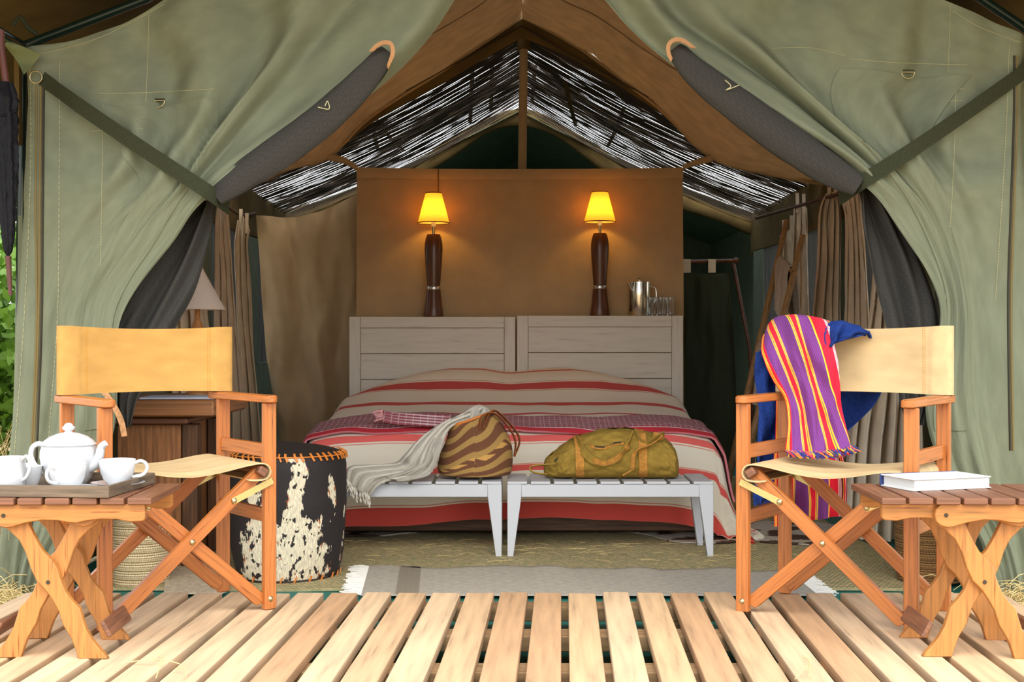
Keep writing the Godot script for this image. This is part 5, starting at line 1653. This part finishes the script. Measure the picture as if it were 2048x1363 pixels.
	obj("leg", mb().box(Vector3(0.065, 0.597, 0.07), 0.005, Transform3D(), Vector2(0.7, 0.4)), M.dark_wood, dk, Transform3D(Basis(), Vector3(0.187, 0.2985, -0.22)))
	var mg := tag(obj("magazine", mb().box(Vector3(0.30, 0.008, 0.22), 0.002), M.paper_blue, self, Transform3D(Basis(Vector3.UP, 0.06), Vector3(-1.36, 0.5845, -5.36))), "pale blue magazine lying on the dark desk", "magazine")
	var gl := thing("small_glass", "small clear glass standing on the desk beside the magazine", "glass", Vector3(-1.585, 0.5805, -5.34))
	obj("tumbler", mb().lathe([Vector2(0, 0), Vector2(0.026, 0), Vector2(0.028, 0.04), Vector2(0.0265, 0.04), Vector2(0.024, 0.006), Vector2(0, 0.005)], 16), M.glass, gl)
	var lp := thing("desk_lamp", "unlit lamp with a white cone shade on the dark desk", "lamp", Vector3(-1.375, 0.5805, -5.68))
	obj("base", mb().lathe([Vector2(0, 0), Vector2(0.05, 0), Vector2(0.05, 0.012), Vector2(0.018, 0.03), Vector2(0.035, 0.12), Vector2(0.045, 0.20), Vector2(0.03, 0.29), Vector2(0.012, 0.33), Vector2(0.012, 0.42)], 20), M.amber, lp)
	obj("shade", mb().grid(40, 6, func(u: float, v: float): return Vector3(sin(TAU * u), 0, cos(TAU * u)) * lerpf(0.122, 0.022, v) + Vector3(0, lerpf(0.372, 0.555, v), 0), 1, 1), M.white_shade, lp)
	obj("socket", mb().lathe([Vector2(0.016, 0.41), Vector2(0.016, 0.46), Vector2(0, 0.465)], 12), M.porcelain, lp)
	# baskets
	var basket := func(label: String, where: Vector3, r0: float, r1: float, h: float, mat: Material) -> void:
		var b := thing("woven_basket", label, "basket", where, 0.0, "baskets on the tent floor")
		var rows := int(h / 0.011)
		var pr := [Vector2(0, 0.003)]
		for k in rows:
			var y: float = h * k / rows
			var rr := lerpf(r0, r1, sin(PI * 0.5 * k / rows)) - (0.012 if k > rows - 3 else 0.0)
			pr.append(Vector2(rr - 0.002, y + 0.001))
			pr.append(Vector2(rr + 0.0015, y + h / rows * 0.5))
		pr.append(Vector2(r1 - 0.016, h))
		obj("body", mb().lathe(pr, 40, Transform3D(), 2.4, 3.2), mat, b)
		obj("rim", mb().lathe([Vector2(r1 - 0.010, h - 0.012), Vector2(r1 - 0.003, h - 0.004), Vector2(r1 - 0.010, h + 0.004), Vector2(r1 - 0.022, h), Vector2(r1 - 0.026, h - 0.05), Vector2(0, h - 0.06)], 40, Transform3D(), 2.4, 3), mat, b)
	basket.call("pale twill woven basket beneath the yellow chair, beside the desk leg", Vector3(-1.425, FL + 0.012, -4.99), 0.105, 0.118, 0.27, M.wicker_pale)
	basket.call("brown woven basket behind the table with the book", Vector3(1.625, FL + 0.012, -5.05), 0.125, 0.135, 0.27, M.wicker_brown)


func curtain(label: String, rows: Array, folds: float, amp: float, seed_: int, mat: Material, group := "") -> void:
	var t := thing("curtain", label, "curtain", Vector3.ZERO, 0.0, group)
	var pts := cloth_rows(rows)
	var nz := noise(1.0, seed_, 2)
	var w: float = pts[-1][0].distance_to(pts[-1][-1])
	obj("cloth", mb().sheet(64, 50, func(u: float, v: float):
		var p: Vector3 = surf(pts, u, v)
		var k := smoothstep(0.0, 0.25, v) * 0.75 + 0.25
		p.z += amp * k * sin(TAU * (u * folds + 0.25 * nz.get_noise_2d(u * 2, v * 1.5))) + amp * 0.3 * sin(TAU * u * folds * 2.3 + v)
		return p, 0.004, w * 2, 2, true), mat, t)
	var row: Array = pts[0]
	for k in 2:
		var a: Vector3 = row[0].lerp(row[-1], 0.25 + 0.5 * k)
		obj("hanging_tab", mb().band([a - Vector3(0, 0.04, 0), a + Vector3(0, 0.03, 0.006), a + Vector3(0, 0.09, 0)], Vector3(1, 0, 0), 0.022, 0.003), mat, t)


func build_hangings() -> void:
	var g := "tan curtains along the tent walls"
	var fl := func(d: float) -> float: return 681.5 + (EYE - FL - 0.02) * F / d
	curtain("tan curtain knotted at its top, second from the back along the right wall", [
		[[1652, 388, 7.75], [1664, 384, 7.75], [1677, 392, 7.7]], [[1637, 428, 7.75], [1660, 430, 7.7], [1681, 440, 7.65]], [[1634, 520, 7.8], [1658, 520, 7.7], [1681, 520, 7.6]], [[1622, 650, 7.85], [1652, 650, 7.7], [1682, 650, 7.55]], [[1610, 830, 7.9], [1650, 830, 7.7], [1690, 830, 7.5]], [[1600, fl.call(7.9), 7.9], [1650, fl.call(7.7), 7.7], [1694, fl.call(7.5), 7.5]]], 4.0, 0.045, 201, M.curtain, g)
	curtain("tan curtain along the right wall, next to the black lining", [
		[[1684, 404, 7.2], [1702, 392, 7.15], [1720, 384, 7.1]], [[1692, 450, 7.2], [1706, 450, 7.1], [1722, 450, 7.0]], [[1690, 540, 7.2], [1710, 540, 7.1], [1730, 540, 7.0]], [[1688, 650, 7.2], [1712, 650, 7.05], [1738, 650, 6.9]], [[1682, 830, 7.2], [1715, 830, 7.05], [1750, 830, 6.9]], [[1676, fl.call(7.2), 7.2], [1718, fl.call(7.05), 7.05], [1760, fl.call(6.9), 6.9]]], 4.0, 0.045, 202, M.curtain, g)
	curtain("tan curtain at the back of the right wall, beside the towel ladder", [
		[[1588, 412, 8.6], [1600, 408, 8.6], [1614, 416, 8.5]], [[1584, 470, 8.6], [1600, 470, 8.55], [1616, 470, 8.5]], [[1580, 560, 8.65], [1600, 560, 8.55], [1618, 560, 8.4]], [[1574, 650, 8.7], [1598, 650, 8.55], [1620, 650, 8.35]], [[1566, 830, 8.7], [1596, 830, 8.5], [1624, 830, 8.3]], [[1560, fl.call(8.7), 8.7], [1595, fl.call(8.5), 8.5], [1626, fl.call(8.3), 8.3]]], 3.0, 0.045, 203, M.curtain, g)
	curtain("pale tan cloth hung by loops behind the towel ladder", [
		[[1560, 470, 9.0], [1574, 462, 9.0], [1590, 452, 8.95]], [[1560, 520, 9.0], [1575, 520, 9.0], [1592, 520, 8.95]], [[1556, 640, 9.0], [1573, 640, 9.0], [1590, 640, 8.95]], [[1552, 740, 9.0], [1570, 740, 9.0], [1588, 740, 8.95]]], 2.0, 0.03, 204, M.drape, g)
	curtain("wide pale curtain hanging behind the chair with the striped cloth", [
		[[1752, 378, 6.15], [1775, 376, 6.12], [1800, 378, 6.08]], [[1750, 480, 6.2], [1780, 480, 6.12], [1815, 480, 6.05]], [[1742, 600, 6.2], [1785, 600, 6.1], [1830, 600, 6.0]], [[1720, 760, 6.15], [1785, 760, 6.05], [1842, 760, 5.95]], [[1700, 920, 6.1], [1775, 920, 6.02], [1850, 920, 5.92]], [[1690, fl.call(6.08), 6.08], [1770, fl.call(6.0), 6.0], [1852, fl.call(5.9), 5.9]]], 6.0, 0.05, 205, M.curtain, g)
	curtain("tan curtain on the left wall, seen past the cone lampshade", [
		[[438, 402, 7.9], [446, 398, 7.95], [456, 424, 8.0]], [[434, 450, 7.8], [446, 450, 7.9], [458, 455, 8.0]], [[432, 560, 7.75], [450, 560, 7.9], [468, 560, 8.05]], [[430, 660, 7.7], [452, 660, 7.85], [474, 660, 8.05]], [[430, 800, 7.7], [458, 800, 7.85], [484, 800, 8.05]], [[428, fl.call(7.7), 7.7], [460, fl.call(7.85), 7.85], [492, fl.call(8.05), 8.05]]], 3.2, 0.05, 206, M.curtain, g)
	curtain("tan curtain on the left wall, nearest the back drape", [
		[[476, 442, 8.3], [486, 432, 8.3], [500, 458, 8.3]], [[472, 490, 8.25], [486, 490, 8.3], [497, 490, 8.35]], [[474, 570, 8.25], [488, 570, 8.3], [501, 570, 8.4]], [[478, 660, 8.2], [492, 660, 8.3], [505, 660, 8.4]], [[486, 800, 8.2], [502, 800, 8.3], [518, 800, 8.4]], [[492, fl.call(8.2), 8.2], [512, fl.call(8.3), 8.3], [532, fl.call(8.4), 8.4]]], 2.4, 0.045, 207, M.drape, g)
	curtain("tan curtain behind the cone lampshade, nearest the left flap", [
		[[352, 380, 7.0], [370, 376, 7.0], [392, 385, 7.05]], [[352, 480, 6.95], [375, 480, 7.0], [398, 480, 7.1]], [[350, 560, 6.9], [378, 560, 7.0], [404, 560, 7.1]], [[348, 660, 6.85], [382, 660, 6.95], [415, 660, 7.1]], [[346, 830, 6.8], [390, 830, 6.95], [436, 830, 7.1]], [[340, fl.call(6.8), 6.8], [390, fl.call(6.95), 6.95], [440, fl.call(7.1), 7.1]]], 4.0, 0.05, 208, M.curtain, g)
	var dr := thing("back_drape", "wide tan canvas drape closing the gap left of the bed screen", "drape")
	obj("cloth", drape(cloth_rows([
		[[512, 430, 8.7], [570, 434, 8.68], [630, 426, 8.62], [690, 400, 8.55], [735, 380, 8.5]], [[520, 560, 8.7], [580, 560, 8.68], [635, 560, 8.62], [690, 560, 8.55], [735, 560, 8.5]], [[532, 700, 8.68], [590, 700, 8.66], [640, 700, 8.6], [690, 700, 8.55], [735, 700, 8.5]], [[552, 830, 8.66], [600, 830, 8.64], [645, 830, 8.6], [692, 830, 8.55], [735, 830, 8.5]], [[566, 957, 8.66], [606, 957, 8.64], [648, 960, 8.6], [692, 962, 8.55], [735, 964, 8.5]]]), 0.03, 2.6, 209, 70, 50, 0.005, 2), M.khaki, dr)
	# curtain rails
	for s in [-1.0, 1.0]:
		var pix: Array = [at(425, 388, 7.9), at(478, 428, 8.4), at(510, 426, 9.2)] if s < 0 else [at(1730, 368, 7.0), at(1650, 396, 7.8), at(1512, 436, 9.9)]
		tag(obj("curtain_rail", mb().tube(path(pix, 20), 0.012, 8), M.dark_wood), "thin dark rail carrying the tan curtains, %s" % ("beside the desk lamp" if s < 0 else "beside the towel ladder"), "rail", "curtain rails in the tent")
	# towel ladder
	var ld := thing("towel_ladder", "leaning rustic wooden pole ladder hung with towels", "ladder")
	var far_ := [at(1448, 996, 7.45), at(1574, 440, 7.75)]
	var near := [at(1464, 1018, 6.95), at(1606, 470, 7.25)]
	obj("rail", mb().tube(path([far_[0], far_[0].lerp(far_[1], 0.5), far_[1]], 10), func(t: float): return 0.021 - 0.004 * t, 10), M.bamboo, ld)
	obj("rail", mb().tube(path([near[0], near[0].lerp(near[1], 0.5) + Vector3(0.01, 0, 0), near[1]], 10), func(t: float): return 0.021 - 0.004 * t, 10), M.bamboo, ld)
	var tl := ["grey towel over the top rung of the ladder", "grey towel over the middle rung of the ladder", "grey towel over the lowest rung of the ladder"]
	var q := [[0.86, 0.33], [0.545, 0.36], [0.26, 0.26]]
	for k in 3:
		var a: Vector3 = far_[0].lerp(far_[1], q[k][0])
		var b: Vector3 = near[0].lerp(near[1], q[k][0])
		obj("rung", mb().tube([a + (a - b) * 0.08, b + (b - a) * 0.08], 0.014, 8), M.bamboo, ld)
		var c := a.lerp(b, 0.15)
		var e := a.lerp(b, 0.85)
		var tw := thing("hand_towel", tl[k], "towel", Vector3.ZERO, 0.0, "towels on the ladder")
		var nz := noise(2.0, 210 + k, 2)
		obj("cloth", mb().sheet(24, 30, func(u: float, v: float):
			var w := v * 2 - 1
			var p := c.lerp(e, u)
			var off := 0.022 * clampf(w * 6, -1, 1)
			return p + Vector3(off * (1.0 + 0.8 * absf(w)) + 0.012 * sin(u * 14) * absf(w) + 0.02 * nz.get_noise_2d(u * 1.5, v * 1.5) * absf(w), 0.021 - maxf(absf(w) - 0.06, 0) * q[k][1], 0), 0.006, 0.5, 0.8), M.towel, tw)
	# wardrobe rail in the dark corner
	var hr := thing("hanging_rack", "dark wooden rack with cloth tabs in the shadowed back corner", "rack")
	obj("top_bar", mb().tube([at(1350, 524, 8.75), at(1470, 521, 8.75)], 0.014, 10), M.lamp_wood, hr)
	obj("bar_end", mb().tube([at(1468, 521, 8.75), at(1476, 521, 8.75)], 0.02, 10), M.lamp_wood, hr)
	obj("upright", mb().tube([at(1466, 522, 8.76), at(1500, 700, 8.76), Vector3(1.64, FL, -8.76)], 0.013, 10), M.lamp_wood, hr)
	obj("upright", mb().tube([at(1352, 522, 8.76), at(1352, 962, 8.76)], 0.013, 10), M.lamp_wood, hr)
	for x in [1374, 1424]:
		obj("cloth_tab", mb().band([at(x, 518, 8.73), at(x, 524, 8.725), at(x, 545, 8.73)], Vector3(1, 0, 0), 0.05, 0.004), M.drape, hr)
	obj("cloth_panel", drape(cloth_rows([[[1358, 545, 8.75], [1410, 548, 8.75], [1462, 545, 8.75]], [[1358, 740, 8.75], [1415, 740, 8.75], [1470, 740, 8.75]], [[1360, 930, 8.75], [1420, 935, 8.75], [1480, 930, 8.75]]]), 0.02, 2.0, 214, 30, 30), M.strap, hr)


func build_outside() -> void:
	var u := thing("umbrella", "furled black umbrella hanging at the tent's left corner", "umbrella")
	var a := at(2, 96, 4.42)
	var b := at(12, 165, 4.42)
	var c := at(16, 512, 4.40)
	var e := at(21, 590, 4.40)
	obj("handle", mb().tube([a + Vector3(0, 0.06, 0), a, b], 0.012, 10), M.red_wood, u)
	var nz := noise(4.0, 221, 2)
	obj("canopy", mb().grid(32, 40, func(q: float, v: float):
		var p := b.lerp(c, v)
		var rr := lin([[0, 0.022], [0.08, 0.036], [0.4, 0.034], [0.75, 0.026], [0.97, 0.014], [1, 0.004]], v) * (1 + 0.16 * sin(TAU * (q * 7 + v * 0.8)) + 0.2 * nz.get_noise_2d(q * 2, v * 4))
		return p + Vector3(cos(TAU * q) * rr, 0, sin(TAU * q) * rr), 1, 2), M.umbrella, u)
	obj("ferrule", mb().tube([c - Vector3(0, 0.0, 0), e], func(t: float): return 0.010 - 0.003 * t, 10), M.red_wood, u)
	obj("tie_band", mb().tube(path([b + Vector3(-0.035, -0.11, 0.02), b + Vector3(0.0, -0.12, 0.042), b + Vector3(0.04, -0.10, 0.02)], 8), 0.004, 6), M.umbrella, u)
	var bundle := thing("rolled_canvas", "olive canvas roll strapped to the corner pole beside the umbrella", "canvas roll")
	obj("roll", mb().tube(path([at(36, 205, 4.95), at(38, 240, 4.95), at(36, 285, 4.95)], 10), func(t: float): return 0.032 + 0.012 * sin(t * 9), 10), M.fly, bundle)
	# hay
	var hay := func(label: String, cx: float, cz: float, sx: float, sz: float, n: int, y: float) -> void:
		var s := mb()
		for k in n:
			var p := Vector3(cx + rng.randfn(0, sx), y + absf(rng.randfn(0, 0.03)), cz + rng.randfn(0, sz))
			var dir := Vector3(rng.randf_range(-1, 1), rng.randf_range(-0.1, 0.45), rng.randf_range(-1, 1)).normalized() * rng.randf_range(0.05, 0.13)
			s.tube([p - dir * 0.5, p + Vector3(0, 0.01, 0), p + dir * 0.5 - Vector3(0, 0.008, 0)], 0.0015, 4)
		var o := obj("hay", s, M.straw)
		o.set_meta("kind", "stuff")
		tag(o, label, "hay")
	hay.call("loose dry hay on the ground at the left end of the deck", -1.83, -4.45, 0.12, 0.16, 700, -0.10)
	hay.call("loose dry hay on the ground at the right end of the deck", 1.80, -4.40, 0.11, 0.14, 600, -0.10)
	var st := [[250, 1330, 360, 1335, "pale straw stalk lying across the slats before the left table"], [350, 1342, 372, 1362, "short straw at the front of the deck, below the left table"], [312, 1360, 318, 1315, "upright bent straw caught between slats, left of middle"], [1606, 1318, 1618, 1360, "thin straw stalk standing between two slats near the right table"], [1590, 1362, 1618, 1338, "short straw lying beside the standing stalk near the right table"]]
	for q in st:
		var p0 := Vector3((q[0] - 1024.0) / F * (EYE * F / (q[1] - 681.5)), 0.006, -EYE * F / (q[1] - 681.5))
		var p1 := Vector3((q[2] - 1024.0) / F * (EYE * F / (q[3] - 681.5)), 0.010, -EYE * F / (q[3] - 681.5))
		tag(obj("straw_stalk", mb().tube(path([p0, p0.lerp(p1, 0.5) + Vector3(0.01, 0.012, 0), p1], 10), 0.0014, 5), M.straw), q[4], "straw", "loose straws on the deck")
	var sm := mb()
	for k in 160:
		var p := Vector3(rng.randf_range(-0.9, 1.4), FL + 0.022, rng.randf_range(-6.0, -5.35))
		var a2 := rng.randf() * TAU
		var dd := Vector3(cos(a2), 0, sin(a2)) * rng.randf_range(0.01, 0.045)
		sm.tube([p - dd, p + Vector3(0, 0.003, 0), p + dd], 0.0011, 4)
	var so := obj("straw_bits", sm, M.straw)
	so.set_meta("kind", "stuff")
	tag(so, "scattered straw bits on the woven floor mat", "straw")
	# bushes past the tent corners
	var bush := func(label: String, where: Vector3, w: float, h: float, n: int, mat: Material) -> void:
		var t := thing("leafy_bush", label, "bush", where)
		for k in 5:
			var a3 := rng.randf() * TAU
			obj("stem", mb().tube(path([Vector3(0, 0, 0), Vector3(cos(a3) * w * 0.15, h * 0.4, sin(a3) * w * 0.15), Vector3(cos(a3) * w * 0.35, h * 0.8, sin(a3) * w * 0.35)], 8), 0.014, 6), M.bark, t)
		var s := mb()
		for k in n:
			var dir := Vector3(rng.randfn(0, 1), rng.randfn(0, 1), rng.randfn(0, 1)).normalized()
			var p := Vector3(0, h * 0.55, 0) + Vector3(dir.x * w / 2, dir.y * h * 0.5, dir.z * w / 2) * pow(rng.randf(), 0.4)
			var x := Vector3(rng.randfn(0, 1), rng.randfn(0, 1), rng.randfn(0, 1)).normalized()
			var y := x.cross(dir).normalized()
			var l := rng.randf_range(0.05, 0.10)
			var nn := x.cross(y).normalized()
			var i := [s.vert(p, nn, Vector2.ZERO), s.vert(p + x * l * 0.5 + y * l * 0.28, nn, Vector2(0, 1)), s.vert(p + x * l, nn, Vector2(1, 1)), s.vert(p + x * l * 0.5 - y * l * 0.28, nn, Vector2(1, 0))]
			s.quad(i[0], i[1], i[2], i[3])
		var o := obj("leaves", s, mat, t)
		o.set_meta("kind", "stuff")
	bush.call("bright green bush behind the tent's left corner", Vector3(-3.05, -0.13, -7.3), 1.5, 1.6, 8000, M.leaf)
	bush.call("taller dark green bush beyond the bright one, left of the tent", Vector3(-5.0, -0.13, -12.6), 4.0, 3.6, 14000, M.leaf_dark)
	bush.call("green bush growing outside the right tent wall, nearer the deck", Vector3(4.3, -0.13, -6.8), 1.6, 1.6, 6000, M.leaf)
	bush.call("darker green bush outside the right tent wall, further back", Vector3(4.6, -0.13, -9.4), 2.2, 1.8, 7000, M.leaf_dark)
	bush.call("low green bush outside the left tent wall, beside the back room", Vector3(-3.1, -0.13, -10.2), 1.8, 1.7, 5000, M.leaf)
	var gr := mb()
	for k in 1600:
		var p := Vector3(-3.0 + rng.randfn(0, 0.25), -0.13, -6.0 + rng.randfn(0, 0.5))
		var tip := Vector3(rng.randfn(0, 0.08), rng.randf_range(0.2, 0.6), rng.randfn(0, 0.08))
		gr.tube([p, p + tip * 0.6, p + tip + Vector3(tip.x, -0.03, tip.z)], 0.002, 3)
	var go := obj("dry_grass", gr, M.straw)
	go.set_meta("kind", "stuff")
	tag(go, "tall dry grass in front of the bright green bush", "grass")
